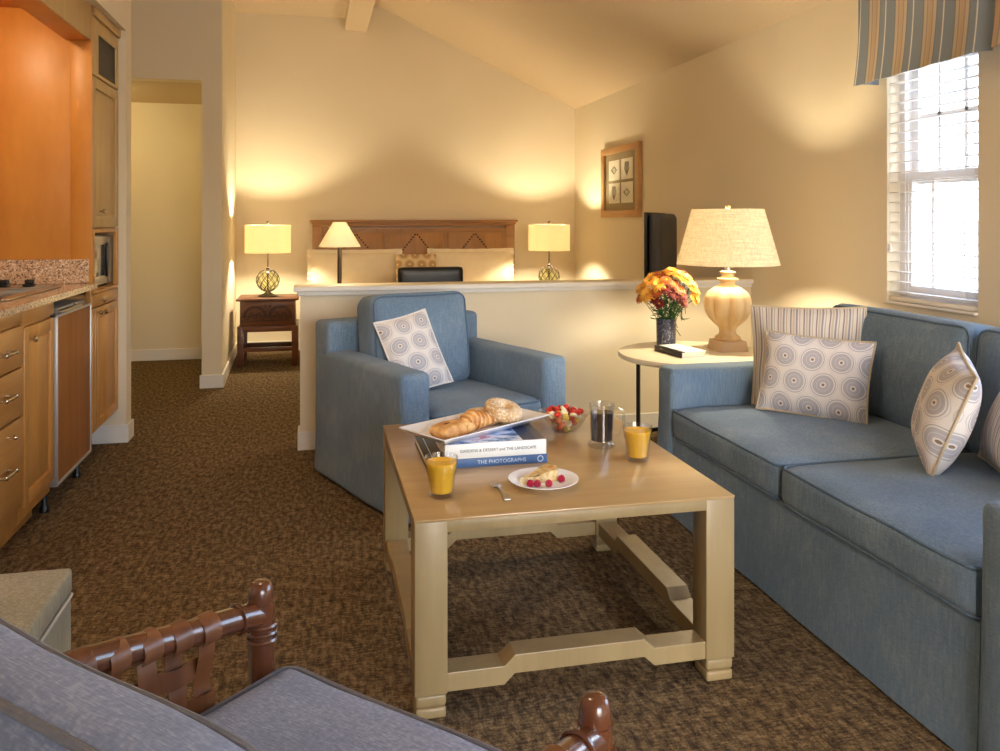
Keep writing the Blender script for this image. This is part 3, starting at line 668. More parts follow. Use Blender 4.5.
# desk behind the low wall, with lamp and chair
dk = thing('writing_desk', 'wooden writing desk behind the low wall', 'desk', (0.72, 5.02, 0))
obj('top', bbox(-0.66, 0.65, -0.25, 0.25, 0.72, 0.75, 0.004), HEADW, dk)
for sx in (-0.63, 0.62):
    for sy in (-0.22, 0.22): obj('leg', bbox(sx-0.025, sx+0.025, sy-0.025, sy+0.025, 0, 0.72, 0.003), HEADW, dk)
dl = thing('desk_lamp', 'small lit lamp with a white cone shade and slim dark post behind the low wall', 'lamp', (0.138, 5.0, 0.75))
obj('base', lathe([(0, 0), (.07, 0), (.07, .008), (.02, .016), (0, .017)], 28), IRON, dl)
bm = newbm(); tube(bm, [(0, 0, 0.01), (0, 0, 0.36)], 0.013, 14); tube(bm, [(0, 0, 0.36), (0, 0, 0.49)], 0.005, 10); obj('post', bm, IRON, dl)
obj('lamp_shade', lathe([(0.125, 0.35), (0.038, 0.498), (0.0365, 0.497), (0.1235, 0.35), (0.125, 0.35)], 44), SHADEW, dl)
bulb_light((0.138, 5.0, 0.75+0.42), P_DESK, WARM, 0.02)
oc = thing('desk_chair', 'black desk chair, only the top of its back showing over the low wall', 'chair', (0.80, 5.55, 0), PI)
obj('backrest', softbox(0.47, 0.05, 0.36, 0.022, 10, (0, 0.004, 0)), BLACK, oc, loc=(0, -0.28, 0.745)); obj('seat', softbox(0.46, 0.44, 0.06, 0.028, 8), BLACK, oc, loc=(0, -0.02, 0.46))
for s_ in (-1, 1):
    bm = newbm(); tube(bm, [(s_*0.1, -0.27, 0.6), (s_*0.1, -0.26, 0.44)], 0.012); obj('back_support', bm, BLKMET, oc)
for sx in (-0.19, 0.19):
    for sy in (-0.2, 0.16): bm = newbm(); tube(bm, [(sx, sy, 0.44), (sx*1.1, sy*1.1, 0.0)], 0.012); obj('leg', bm, BLKMET, oc)

# television on a dresser
ds = thing('dresser', 'wooden dresser behind the low wall carrying the television', 'dresser', (2.25, 5.18, 0))
obj('carcass', bbox(-0.34, 0.34, -0.36, 0.36, 0.06, 0.70, 0.006), HEADW, ds); obj('top', bbox(-0.36, 0.36, -0.38, 0.38, 0.70, 0.73, 0.005), HEADW, ds)
obj('plinth', bbox(-0.32, 0.32, -0.34, 0.34, 0, 0.06, 0), HEADW, ds)
for k in range(3):
    d = obj('drawer', bbox(-0.358, -0.342, -0.33, 0.33, 0.09+k*0.2, 0.275+k*0.2, 0.003), HEADW, ds); bm = newbm(); tube(bm, [(-0.36, -0.06, 0.18+k*.2), (-0.375, -0.06, 0.18+k*.2), (-0.375, 0.06, 0.18+k*.2), (-0.36, 0.06, 0.18+k*.2)], 0.005, 8); obj('handle', bm, BRASSY, d)
tvd = Vector((math.sin(math.radians(35)), math.cos(math.radians(35)), 0))
tv = thing('television', 'black television seen almost edge-on above the low wall', 'television', (2.235, 5.155, 0.73), math.radians(90-35))
obj('stand', boxes([(-0.15, 0.15, -0.09, 0.09, 0, 0.012), (-0.04, 0.04, -0.03, 0.0, 0.012, 0.16)], 0.004), BLACK, tv)
obj('bezel', bbox(-0.31, 0.31, -0.004, 0.016, 0.13, 0.58, 0.006), BLACK, tv)
obj('screen', bbox(-0.295, 0.295, 0.0165, 0.0175, 0.15, 0.565, 0), DGLASS, tv)
bm = softbox(0.60, 0.085, 0.435, 0.036, 10); obj('back_shell', bm, m_plain('charcoal_shell', (62, 62, 68), 0.6), tv, loc=(0.005, -0.0475, 0.355))

# framed prints on the sofa wall
pf = thing('framed_print', 'wooden frame holding four small shell prints on the wall left of the television', 'picture', (XR, 6.82, 1.285))
OAK = m_wood('oak_frame', (168, 124, 72), (196, 150, 92), 'y', 12, 0.45)
bm = newbm(); W, H = 0.46, 0.63; f = 0.062
for b in ((-W, W, 0, f), (-W, W, H-f, H), (-W, -W+f+0.02, f, H-f), (W-f-0.02, W, f, H-f)): merge(bm, bbox(-0.035, -0.001, *b, bev=0.004))
obj('frame', bm, OAK, pf)
obj('mat_board', boxes([(-0.014, -0.010, -W+0.05, W-0.05, 0.05, H-0.05)], 0), m_plain('olive_grey_mat', (150, 136, 104), 0.9), pf, smooth=False)
PRN = m_plain('print_paper', (232, 228, 212), 0.9); SKT = m_plain('sketch_ink', (150, 148, 128), 0.9); 
for q, (cy, cz) in enumerate(((0.155, 0.42), (-0.155, 0.42), (0.155, 0.215), (-0.155, 0.215))):
    p = obj('print', boxes([(-0.0165, -0.0145, cy-0.135, cy+0.135, cz-0.09, cz+0.09)], 0), PRN, pf, smooth=False)
    bm = newbm()
    for k in range(7):
        a = (k-3)*0.16
        if q in (0, 3): tube(bm, [(-0.0172, cy-0.07, cz), (-0.0172, cy, cz+0.035*math.sin(a*3)), (-0.0172, cy+0.08, cz+0.004)], 0.0022, 5)
        else: tube(bm, [(-0.0172, cy, cz-0.06), (-0.0172, cy+a*0.11, cz), (-0.0172, cy+a*0.08, cz+0.06)], 0.0022, 5)
    obj('drawing', bm, SKT, p)

# ------------------------------------------------------------------ upholstered seating
def piping_loop(pts, mat, parent, r=0.005, name='piping', loc=(0, 0, 0)):
    bm = newbm(); tube(bm, pts, r, 8, closed=True); return obj(name, bm, mat, parent, loc=loc)
def seat_cushion(parent, cx, cy, cz, sx, sy, sz, mat, pmat, r=0.03, crown=0.02, seed=0, wr=0.004, name='seat_cushion', zrot=0):
    c = obj(name, softbox(sx, sy, sz, r, 16, (0.004, 0.004, crown), wr, seed), mat, parent, loc=(cx, cy, cz), rot=(0, 0, zrot))
    k = r*0.25
    for z in (sz/2-k, -sz/2+k):
        pts = [Vector(p)+wr*mnoise.noise_vector(Vector(p)*5+Vector((seed*7.3, seed, 0))) for p in rrect(sx/2-k+0.001, sy/2-k+0.001, r, z)]
        piping_loop(pts, pmat, c)
    return c
def back_cushion(parent, loc, rot, sx, sy, sz, mat, pmat, seed=0, r=0.045, crown=0.03, name='back_cushion'):
    """block standing in the XZ plane: front face at -Y"""
    c = obj(name, softbox(sx, sy, sz, r, 16, (0.006, crown, 0.008), 0.006, seed), mat, parent, loc=loc, rot=rot)
    k = r*0.25
    for y in (-sy/2+k, sy/2-k):
        pts = [Vector(p)+0.006*mnoise.noise_vector(Vector(p)*5+Vector((seed*7.3, seed, 0))) for p in rrect(sx/2-k+0.001, sz/2-k+0.001, r, y, plane='xz')]
        piping_loop(pts, pmat, c, 0.0045)
    return c

def seat(name, label, cat, loc, rz, W, D, arm, seatw_list, Hs=0.455, Ha=0.62, Hb=0.76, Hc=0.885, ct_=0.125, skirt=0.02, bcn=0.0):
    """blue slip-covered seat; local frame: front at -Y, width along X, origin under the centre"""
    t = thing(name, label, cat, loc, rz)
    hw = W/2; y0, y1 = -D/2, D/2; bt = 0.17
    # body with a slightly flaring skirt
    zb = Hs-ct_
    bm = newbm(); box(bm, -hw+arm, hw-arm, y0+0.01, y1-bt, 0.01, zb)
    bmesh.ops.subdivide_edges(bm, edges=bm.edges[:], cuts=6, use_grid_fill=True)
    for v in bm.verts:
        if v.co.y < y0+0.05: v.co.y -= skirt*max(0, 1-v.co.z/zb)**1.5 + 0.006*mnoise.noise(Vector((v.co.x*6, 0, v.co.z*2)))
    obj('base', bm, BLUE, t)
    for s_ in (-1, 1):
        bm = newbm(); xa, xb = (-hw, -hw+arm) if s_ < 0 else (hw-arm, hw)
        merge(bm, bbox(xa, xb, y0, y1-0.02, 0.01, Ha, 0.028, 4))
        bmesh.ops.subdivide_edges(bm, edges=[e for e in bm.edges if e.calc_length() > 0.2], cuts=5, use_grid_fill=True)
        for v in bm.verts:
            fl = skirt*max(0, 1-v.co.z/0.5)**1.5
            if v.co.y < y0+0.1: v.co.y -= fl
            if s_*v.co.x > hw-0.03: v.co.x += s_*fl*0.7
            v.co += 0.004*mnoise.noise_vector(v.co*4)
        a = obj('arm', bm, BLUE, t)
    bm = bbox(-hw+0.002, hw-0.002, y1-bt, y1, 0.01, Hb, 0.028, 4)
    bmesh.ops.subdivide_edges(bm, edges=[e for e in bm.edges if e.calc_length() > 0.2], cuts=4, use_grid_fill=True)
    for v in bm.verts: v.co += 0.004*mnoise.noise_vector(v.co*4)
    obj('back_frame', bm, BLUE, t)
    n = len(seatw_list); x = -hw+arm
    for i, w in enumerate(seatw_list):
        yb = y1-bt
        c = seat_cushion(t, x+w/2, (y0-0.005+yb)/2, Hs-ct_/2, w-0.004, yb-y0+0.0, ct_, BLUE, BLUEP, crown=0.022, seed=i+n)
        hc = Hc-Hs
        back_cushion(t, (x+w/2-bcn/2, yb-0.115, Hs+hc/2-0.008), (-0.13, 0, 0), w-0.006-bcn, 0.19, hc-0.005, BLUE, BLUEP, seed=i+3*n)
        x += w
    return t
# sofa: faces -X, so rotate local -Y to -X
sofa = seat('sofa', 'long blue fabric sofa along the window wall', 'sofa', (2.02, 2.412, 0), -PI/2, 1.95, 1.10, 0.15, [0.825, 0.825], 0.462, 0.625, 0.80, 0.895, skirt=0.012)
chair = seat('armchair', 'blue fabric armchair against the low wall beyond the coffee table', 'armchair', (0, 0, 0), 0, 0.885, 0.92, 0.145, [0.595], 0.435, 0.622, 0.765, 0.90, bcn=0.05)
ca = math.radians(22.5); FLc = Vector((0.340, 3.358, 0)); R2 = Matrix.Rotation(ca, 3, 'Z')
chair.location = FLc - R2 @ Vector((-0.4425, -0.46, 0)); chair.rotation_euler = (0, 0, ca)

def throw(label, loc, rot, w, h, t, mat, seed, pm, name='throw_pillow', piping=True):
    p = thing(name, label, 'pillow', loc, rot=rot)
    bm, rim = pillow(w, h, t, seed=seed); 
    for v in bm.verts: v.co.z += h/2
    obj('cover', bm, mat, p)
    if piping: piping_loop([q+Vector((0, 0, h/2)) for q in rim], pm, p, 0.0045)
    return p
CORD = m_plain('tan_cord', (200, 184, 156), 0.9); CORDW = m_plain('white_cord', (232, 228, 226), 0.9)
def place(p, loc, yaw, lean, roll=0):
    """yaw: direction the front (-Y) turns to; lean backwards; roll in the pillow's plane"""
    p.matrix_world = Matrix.Translation(loc) @ Matrix.Rotation(yaw, 4, 'Z') @ Matrix.Rotation(-lean, 4, 'X') @ Matrix.Rotation(roll, 4, 'Y')
p = throw('tan and cream striped pillow leaning in the far corner of the sofa', (0, 0, 0), (0, 0, 0), 0.46, 0.42, 0.14, STRIPE, 4, CORD); place(p, (2.01, 3.06, 0.478), math.radians(-38), 0.14, -0.03)
p = throw('medallion-print pillow in front of the striped pillow at the sofa\'s far arm', (0, 0, 0), (0, 0, 0), 0.43, 0.325, 0.13, RINGS, 5, CORD); place(p, (1.91, 2.905, 0.478), math.radians(-50), 0.30, 0.03)
p = throw('medallion-print pillow standing on its edge at the near end of the sofa', (0, 0, 0), (0, 0, 0), 0.38, 0.36, 0.15, RINGS, 6, CORD); place(p, (1.925, 2.30, 0.486), math.radians(-122), 0.34, 0.14)
p = throw('striped pillow cut off by the right edge of the view, at the near sofa arm', (0, 0, 0), (0, 0, 0), 0.44, 0.42, 0.15, STRIPE, 7, CORD); place(p, (2.03, 2.10, 0.482), math.radians(-118), 0.42, 0.0)
p = throw('small medallion-print pillow leaning on the back of the armchair', (0, 0, 0), (0, 0, 0), 0.28, 0.38, 0.10, RINGS, 8, CORDW)
M = chair.location
def chair_pt(x, y, z): return M + R2 @ Vector((x, y, z))
place(p, chair_pt(-0.10, -0.085, 0.462), ca+math.radians(-6), 0.45, -0.20)

# ------------------------------------------------------------------ coffee table
TX0, TX1, TY0, TY1, TZ = 0.240, 1.120, 2.050, 3.035, 0.506
tb = thing('coffee_table', 'pale wood coffee table with square legs and stepped stretchers', 'table', (0, 0, 0))
obj('top', bbox(TX0, TX1, TY0, TY1, TZ-0.007, TZ, 0.002), TABLEW, tb)
LW = 0.084
obj('apron', boxes([(TX0+0.002, TX1-0.002, TY0+0.002, TY0+0.045, TZ-0.036, TZ-0.0072), (TX0+0.002, TX1-0.002, TY1-0.045, TY1-0.002, TZ-0.036, TZ-0.0072), (TX0+0.002, TX0+0.045, TY0+0.045, TY1-0.045, TZ-0.036, TZ-0.0072), (TX1-0.045, TX1-0.002, TY0+0.045, TY1-0.045, TZ-0.036, TZ-0.0072)], 0.001), TABLEWZ_SHADE, tb)
for sx in (0, 1):
    for sy in (0, 1):
        x0 = TX0+0.001 if sx == 0 else TX1-LW-0.001; y0 = TY0+0.001 if sy == 0 else TY1-LW-0.001
        lg = obj('leg', bbox(x0, x0+LW, y0, y0+LW, 0.062, TZ-0.0073, 0.003), TABLEWZ_SHADE, tb)
        q = 0.003
        obj('foot', boxes([(x0+q, x0+LW-q, y0+q, y0+LW-q, 0.032, 0.058), (x0+q, x0+LW-q, y0+q, y0+LW-q, 0.0, 0.028)], 0.009, 3) if False else merge(merge(bbox(x0+q, x0+LW-q, y0+q, y0+LW-q, 0.031, 0.061, 0.007, 3), bbox(x0+q, x0+LW-q, y0+q, y0+LW-q, 0.0, 0.029, 0.007, 3)), bbox(x0+q+.008, x0+LW-q-.008, y0+q+.008, y0+LW-q-.008, 0.001, 0.062, 0)), TABLEWZ_SHADE, lg)
def stepped(a0, a1):
    st = 0.21*(a1-a0); z0, z1, up, c = 0.064, 0.112, 0.026, 0.028
    return [(a0, z0), (a0+st, z0), (a0+st+c, z0+up), (a1-st-c, z0+up), (a1-st, z0), (a1, z0), (a1, z1), (a1-st+0.0, z1), (a1-st-c, z1+up), (a0+st+c, z1+up), (a0+st, z1), (a0, z1)]
for yy in (TY0+0.006, TY1-0.076): obj('stretcher', prism(stepped(TX0+LW, TX1-LW), 'y', yy, yy+0.07, 0.002), TABLEWZ_SHADE, tb, smooth=False)
for xx in (TX0+0.006, TX1-0.076): obj('stretcher', prism(stepped(TY0+LW, TY1-LW), 'x', xx, xx+0.07, 0.002), TABLEWZ_SHADE, tb, smooth=False)

# things on the coffee table
def juice(loc, label):
    g = thing('juice_glass', label, 'glass', loc); g.scale = (1.17, 1.17, 1.1)
    n = 10; md = lambda a, z: 1-0.03*(abs(math.cos(5*a)) if z < 0.062 else 0)
    prof = [(0, 0), (.026, 0), (.029, .004), (.0335, .055), (.036, .066), (.0395, .098), (.0375, .098), (.0335, .064), (.030, .05), (.026, .012), (0, .010)]
    obj('tumbler', lathe(prof, 60, md), GLASS, g)
    obj('juice', lathe([(0, .0105), (.0255, .0125), (.0300, .05), (.0332, .064), (.0362, .086), (0, .086)], 48, lambda a, z: 1-0.03*(abs(math.cos(5*a)) if z < 0.062 else 0)), JUICE, g, label='orange juice')
    return g
juice((0.334, 2.222, TZ), 'glass of orange juice on the left front corner of the coffee table')
juice((0.986, 2.42, TZ), 'glass of orange juice on the right side of the coffee table beside the mug')
mg = thing('coffee_mug', 'tall clear glass mug of black coffee with a looped handle', 'mug', (0.930, 2.595, TZ), math.radians(-20)); mg.scale = (1.03, 1.03, 1.05)
obj('mug_wall', lathe([(0, 0), (.040, 0), (.044, .003), (.044, .010), (.038, .016), (.0365, .022), (.038, .09), (.0405, .128), (.0415, .135), (.0385, .135), (.0355, .09), (.034, .02), (0, .017)], 48), GLASS, mg)
obj('coffee', lathe([(0, .0175), (.0338, .0205), (.0352, .09), (.0360, .108), (0, .108)], 40), COFFEE, mg, label='black coffee')
bm = newbm(); tube(bm, [(0.038, 0, 0.122), (0.052, 0, 0.124), (0.066, 0, 0.118), (0.071, 0, 0.10), (0.069, 0, 0.07), (0.063, 0, 0.048), (0.050, 0, 0.036), (0.037, 0, 0.034)], 0.0045, 12); obj('handle', bm, GLASS, mg)
# books
bk = thing('photography_book', 'blue-spined photography book at the bottom of the pile', 'book', (-0.020, -0.070, TZ))
def book(t, x0, x1, y0, y1, z0, z1, spine, cover, c=0.003):
    obj('pages', boxes([(x0+0.004, x1-0.004, y0+0.004, y1-0.004, z0+c, z1-c)], 0), PAPER, t, smooth=False)
    cv = obj('cover', boxes([(x0, x1, y0+0.002, y1, z1-c, z1), (x0, x1, y0+0.002, y1, z0, z0+c)], 0.0008), cover, t)
    sp = obj('spine', bbox(x0, x1, y0, y0+0.0035, z0, z1, 0.001), spine, t)
    return cv, sp
cv, sp = book(bk, 0.345, 0.722, 2.528, 2.83, 0, 0.027, BOOKB, BOOKK)
MT = lambda x, y, z: Matrix.Translation((x, y, z)) @ Matrix.Rotation(PI/2, 4, 'X')
text_mesh('THE PHOTOGRAPHS', 0.0165, INKW, bk, MT(0.578, 2.5276, 0.0135), label='white spine lettering')
text_mesh('DAVID MUENCH', 0.009, INKW, bk, MT(0.425, 2.5276, 0.0135), label='small white spine lettering') if False else None
bm = newbm(); tube(bm, [(0.7+0.0085*math.cos(a), 2.5275, 0.0135+0.0085*math.sin(a)) for a in [2*PI*k/20 for k in range(20)]], 0.0016, 6, closed=True); obj('spine_emblem', bm, INKW, bk, label='round white publisher mark')
obj('cover_line', boxes([(0.366, 0.369, 2.535, 2.825, 0.0271, 0.0276)], 0), INKW, bk, label='thin pale line down the cover')
bk2 = thing('garden_book', 'thick white-spined picture book lying under the tray', 'book', (-0.020, -0.066, TZ+0.0285))
cvm = NT('jacket_photo'); _v = cvm.coord(scale=(1, 1.6, 1)); _n = cvm.noise(_v, 9, 4, .6)
cvm = cvm.done(cvm.ramp(_n, [(0.36, lin((30, 54, 96))), (0.46, lin((70, 110, 168))), (0.52, lin((206, 218, 236))), (0.58, lin((236, 226, 232))), (0.64, lin((196, 140, 156))), (0.7, lin((60, 60, 90)))]), 0.3)
cv, sp = book(bk2, 0.400, 0.718, 2.520, 2.80, 0, 0.045, BOOKW, cvm)
obj('cover_band', boxes([(0.645, 0.690, 2.525, 2.80, 0.0451, 0.0456)], 0), m_plain('navy_band', (44, 58, 90), 0.35), bk2); obj('cover_edge', boxes([(0.690, 0.717, 2.525, 2.80, 0.0451, 0.0456)], 0), m_plain('grey_brown_band', (92, 88, 86), 0.4), bk2)
text_mesh('GARDENS & DESSERT and THE LANDSCAPE', 0.0125, INK, bk2, MT(0.566, 2.5196, 0.0225), label='grey spine lettering')
# tray of pastries (rotated)
TR = math.radians(32); tz = TZ+0.0285+0.0462
tr = thing('serving_tray', 'white rectangular porcelain tray with flared rim resting on the books', 'tray', (0.508, 2.612, tz), TR)
def tray_bm(hx, hy, hb, fl, t):
    bm = newbm(); L = []
    for (ax, ay, z) in ((hx-fl, hy-fl, 0), (hx, hy, hb), (hx-0.003, hy-0.003, hb+0.0025), (hx-0.010, hy-0.010, hb-0.001), (hx-fl-0.004, hy-fl-0.004, t)):
        L.append([bm.verts.new(p) for p in [(x, y, z) for x, y, _ in rrect(ax, ay, 0.014, 0, 4)]] if False else [bm.verts.new((ax*sx, ay*sy, z)) for sx, sy in ((-1, -1), (1, -1), (1, 1), (-1, 1))])
    for A, B in zip(L, L[1:]):
        for i in range(4): j = (i+1) % 4; bm.faces.new((A[i], A[j], B[j], B[i]))
    bm.faces.new(L[0][::-1]); bm.faces.new(L[-1]); bmesh.ops.recalc_face_normals(bm, faces=bm.faces[:])
    bmesh.ops.bevel(bm, geom=[e for e in bm.edges], offset=0.0012, segments=2, affect='EDGES'); return bm
obj('dish', tray_bm(0.233, 0.112, 0.027, 0.042, 0.004), CERAM, tr)
def tp(x, y, z=0): v = Vector((0.508, 2.612, tz)) + Matrix.Rotation(TR, 3, 'Z') @ Vector((x, y, z)); return tuple(v)
def m_crust(name, a, b, c, sc=40, z=1.0):
    t = NT(name); n = t.noise(t.coord(), sc, 4, .6); w = t.n('ShaderNodeTexWave', wave_type='BANDS', bands_direction='X'); t.link(t.coord(), w.inputs['Vector']); w.inputs['Scale'].default_value = 14; w.inputs['Distortion'].default_value = 3
    f = t.math('ADD', t.math('MULTIPLY', n, 0.75), t.math('MULTIPLY', w.outputs['Fac'], 0.25*z)); t.bump(f, 0.5, 0.004)
    return t.done(t.ramp(f, [(0.3, lin(a)), (0.5, lin(b)), (0.72, lin(c))]), 0.5)
CRUST = m_crust('croissant_crust', (160, 88, 34), (216, 154, 84), (246, 216, 166), 34, 0.8); DAN = m_crust('danish_crust', (196, 132, 70), (232, 190, 124), (246, 222, 176), 30, 0.0); 
t = NT('bagel_crust'); n = t.noise(t.coord(), 120, 3, .7); n2 = t.noise(t.coord(), 22, 3); t.bump(n, 0.6, 0.004)
BAG = t.done(t.mix(t.ramp(n, [(0.52, (0, 0, 0)), (0.58, (1, 1, 1))]), t.ramp(n2, [(0.3, lin((196, 150, 96))), (0.7, lin((228, 200, 158)))]), lin((238, 226, 200))), 0.6)
def croissant(loc, rz, L=0.075):
    bm = newbm(); pts = []; rr = []
    for k in range(49):
        a = -1+2*k/48; th = a*1.15; seg = (k % 7)/7
        pts.append((L*math.sin(th)/math.sin(1.15)*1.0, -0.045*(1-math.cos(th))*1.3, 0.030*(1-0.3*abs(a)))); rr.append((0.034*(1-abs(a)**1.7*0.78))*(0.90+0.14*abs(math.sin(PI*k/7))))
    tube(bm, pts, rr, 20)
    o = obj('croissant', bm, CRUST, loc=loc, rot=(0, 0, rz)); return o
tag(croissant(tp(-0.02, 0.0, 0.002), TR+0.15), 'golden ridged croissant in the middle of the white tray', 'croissant')
o = obj('danish_pastry', softbox(0.135, 0.080, 0.026, 0.012, 12, (0, 0, 0.010), 0.008, 3), DAN, loc=tp(-0.110, -0.008, 0.0200), rot=(0, 0, TR+0.1)); tag(o, 'flat glazed danish pastry at the left end of the tray', 'pastry')
jm = obj('jam', softbox(0.06, 0.014, 0.006, 0.003, 6, (0, 0, 0.001), 0.002, 2), m_plain('dark_red_jam', (130, 40, 24), 0.15), o, loc=(-0.01, -0.002, 0.0225))
def bagel(loc, rot, label):
    bm = newbm(); R_, r_ = 0.040, 0.026; G = [[None]*18 for _ in range(40)]
    for i in range(40):
        for j in range(18):
            a, b = 2*PI*i/40, 2*PI*j/18; rr_ = r_*(1+0.04*math.sin(3*a+1))
            G[i][j] = bm.verts.new(((R_+rr_*math.cos(b))*math.cos(a), (R_+rr_*math.cos(b))*math.sin(a), 0.82*rr_*math.sin(b)))
    for i in range(40):
        for j in range(18): bm.faces.new((G[i][j], G[(i+1) % 40][j], G[(i+1) % 40][(j+1) % 18], G[i][(j+1) % 18]))
    return tag(obj('bagel', bm, BAG, loc=loc, rot=rot), label, 'bagel')
bagel(tp(0.070, 0.040, 0.0245), (0, 0, 0.3), 'seeded bagel lying flat behind the croissant on the tray')
bagel(tp(0.118, -0.006, 0.044), (0.30, 0.16, TR-0.3), 'seeded bagel leaning on the other bagel at the right end of the tray')
# plate with pie and raspberries
px, py = 0.633, 2.255
pl = obj('dessert_plate', lathe([(0, 0), (.055, 0), (.06, .004), (.085, .012), (.1, .0175), (.1005, .0195), (.098, .0195), (.08, .014), (.058, .007), (0, .006)], 56), CERAM, loc=(px, py, TZ)); tag(pl, 'round white plate holding a slice of pie at the front of the coffee table', 'plate')
bm = prism([(-0.062, 0.0), (0.05, -0.026), (0.062, 0.0), (0.05, 0.034), (0.02, 0.03)], 'z', 0.0, 0.026)
bmesh.ops.subdivide_edges(bm, edges=bm.edges[:], cuts=3, use_grid_fill=True)
for v in bm.verts:
    if v.co.z > 0.02: v.co.z = 0.012+0.022*((v.co.x+0.062)/0.124)+0.005*mnoise.noise(v.co*60)
    v.co += 0.002*mnoise.noise_vector(v.co*50)
pie = obj('pie_slice', bm, m_crust('flaky_pie_crust', (198, 160, 96), (232, 208, 156), (244, 230, 196), 60, 0.2), loc=(px-0.012, py+0.008, TZ+0.0072), rot=(0, 0, 0.35)); tag(pie, 'pale flaky slice of pie on the white plate', 'pie')
obj('crimped_crust', lathe([(0, .0), (.008, .002), (.011, .012), (.008, .02), (0, .024)], 12, lambda a, z: 1+.15*math.sin(5*a)), DAN, pie, loc=(0.05, 0.004, 0.014))
RASP = m_plain('raspberry_skin', (176, 20, 62), 0.35, var=0.2, sc=300)
def raspberry(loc, rz, label):
    bm = newbm()
    for ring, (n, r, z) in enumerate(((1, 0, .0175), (5, .0048, .0150), (8, .0074, .0105), (8, .0078, .0060), (6, .0058, .0028))):
        for k in range(n):
            a = 2*PI*(k+0.5*ring)/n; bmesh.ops.create_icosphere(bm, subdivisions=1, radius=0.0034, matrix=Matrix.Translation((r*math.cos(a), r*math.sin(a), z)))
    bmesh.ops.create_icosphere(bm, subdivisions=2, radius=0.0075, matrix=Matrix.Translation((0, 0, .0085)))
    return tag(obj('raspberry', bm, RASP, loc=loc, rot=(0, 0, rz)), label, 'raspberry')
for (dx, dy, dz, lb) in ((-0.048, -0.035, .008, 'leftmost raspberry in front of the pie slice'), (-0.028, -0.037, .0075, 'raspberry second from the left, touching the leftmost one'), (0.003, -0.046, .008, 'raspberry third from the left, at the front of the plate'), (0.05, -0.012, .008, 'lone raspberry at the right side of the plate')):
    raspberry((px+dx, py+dy, TZ+dz), dx*40, lb)
# fork
fk = thing('fork', 'small steel fork lying on the coffee table beside the plate', 'fork', (0.500, 2.215, TZ+0.001), math.radians(88+4)); fk.scale = (0.92, 1.5, 1.2)
bm = newbm(); hd_ = [(-0.078, 0.0055), (-0.07, 0.0068), (-0.05, 0.0045), (-0.01, 0.0022), (0.03, 0.0022), (0.042, 0.006), (0.05, 0.009)]
T = [[bm.verts.new((x, s_*w, z)) for s_, z in ((-1, 0.001+0.006*max(0, 1-abs(x-0.01)/0.05)), (1, 0.001+0.006*max(0, 1-abs(x-0.01)/0.05)), (1, 0.003+0.006*max(0, 1-abs(x-0.01)/0.05)), (-1, 0.003+0.006*max(0, 1-abs(x-0.01)/0.05)))] for x, w in hd_]
for A, B in zip(T, T[1:]):
    for i in range(4): bm.faces.new((A[i], A[(i+1) % 4], B[(i+1) % 4], B[i]))
bm.faces.new(T[0][::-1]); bm.faces.new(T[-1])
bmesh.ops.recalc_face_normals(bm, faces=bm.faces[:]); obj('handle', bm, STEEL, fk)
bm = newbm()
for k in range(4): tube(bm, [(0.049, -0.0072+k*0.0048, 0.0022), (0.065, -0.0075+k*0.005, 0.0016), (0.082, -0.0070+k*0.0046, 0.0045)], [0.0018, 0.0014, 0.0009], 6)
obj('tines', bm, STEEL, fk)
# fruit bowl
bx, by = 0.868, 2.815
def sqmod(a, z): c = max(abs(math.cos(a)), abs(math.sin(a))); return 0.88/max(c, 0.78)*0.92
fb = obj('fruit_bowl', lathe([(0, 0), (.040, 0), (.044, .003), (.062, .026), (.080, .056), (.090, .070), (.0865, .070), (.076, .056), (.058, .027), (.040, .007), (0, .006)], 64, sqmod), GLASS, loc=(bx, by, TZ), rot=(0, 0, 0.3)); tag(fb, 'small clear glass bowl of cut fruit at the back of the coffee table', 'bowl')
FR = {'strawberry_piece': (m_plain('strawberry_red', (206, 44, 34), 0.3, var=0.2), 'red strawberry piece in the glass bowl'), 'banana_slice': (m_plain('banana_cream', (244, 232, 190), 0.5), 'cream banana slice in the glass bowl'), 'melon_cube': (m_plain('melon_orange', (240, 130, 90), 0.35, var=0.1), 'orange-pink melon cube in the glass bowl'), 'lime_cube': (m_plain('pineapple_yellow', (236, 206, 90), 0.4, var=0.1), 'yellow pineapple cube in the glass bowl')}
def fruit(kind):
    if kind == 'strawberry_piece': return lathe([(0, 0), (.009, .003), (.0125, .010), (.011, .016), (.005, .019), (0, .0195)], 16)
    if kind == 'banana_slice': return lathe([(0, 0), (.012, 0), (.0135, .002), (.0135, .008), (.012, .010), (0, .0102)], 18)
    return softbox(0.019, 0.019, 0.017, 0.004, 4, (0, 0, 0), 0.002)
proto = {}
rng = random.Random(3)
cnt = 0
for lay, (z, rad, n) in enumerate(((0.010, 0.018, 5), (0.028, 0.034, 9), (0.046, 0.047, 12), (0.061, 0.056, 13), (0.066, 0.030, 8), (0.074, 0.008, 2))):
    for k in range(n):
        kd = ['strawberry_piece', 'banana_slice', 'strawberry_piece', 'melon_cube', 'strawberry_piece', 'lime_cube', 'banana_slice'][(cnt*3+lay) % 7]; cnt += 1
        nm = 'pineapple_cube' if kd == 'lime_cube' else kd
        if kd not in proto:
            o = obj(nm, fruit(kd), FR[kd][0]); tag(o, FR[kd][1], 'fruit', nm.replace('_', ' ')+'s in the glass bowl'); proto[kd] = o
        else:
            o = proto[kd].copy(); COL.objects.link(o)
        a = 2*PI*k/n+lay*0.7
        o.location = (bx+rad*math.cos(a), by+rad*math.sin(a), TZ+z); o.rotation_euler = (rng.uniform(-.8, .8), rng.uniform(-.8, .8), rng.uniform(0, 6))

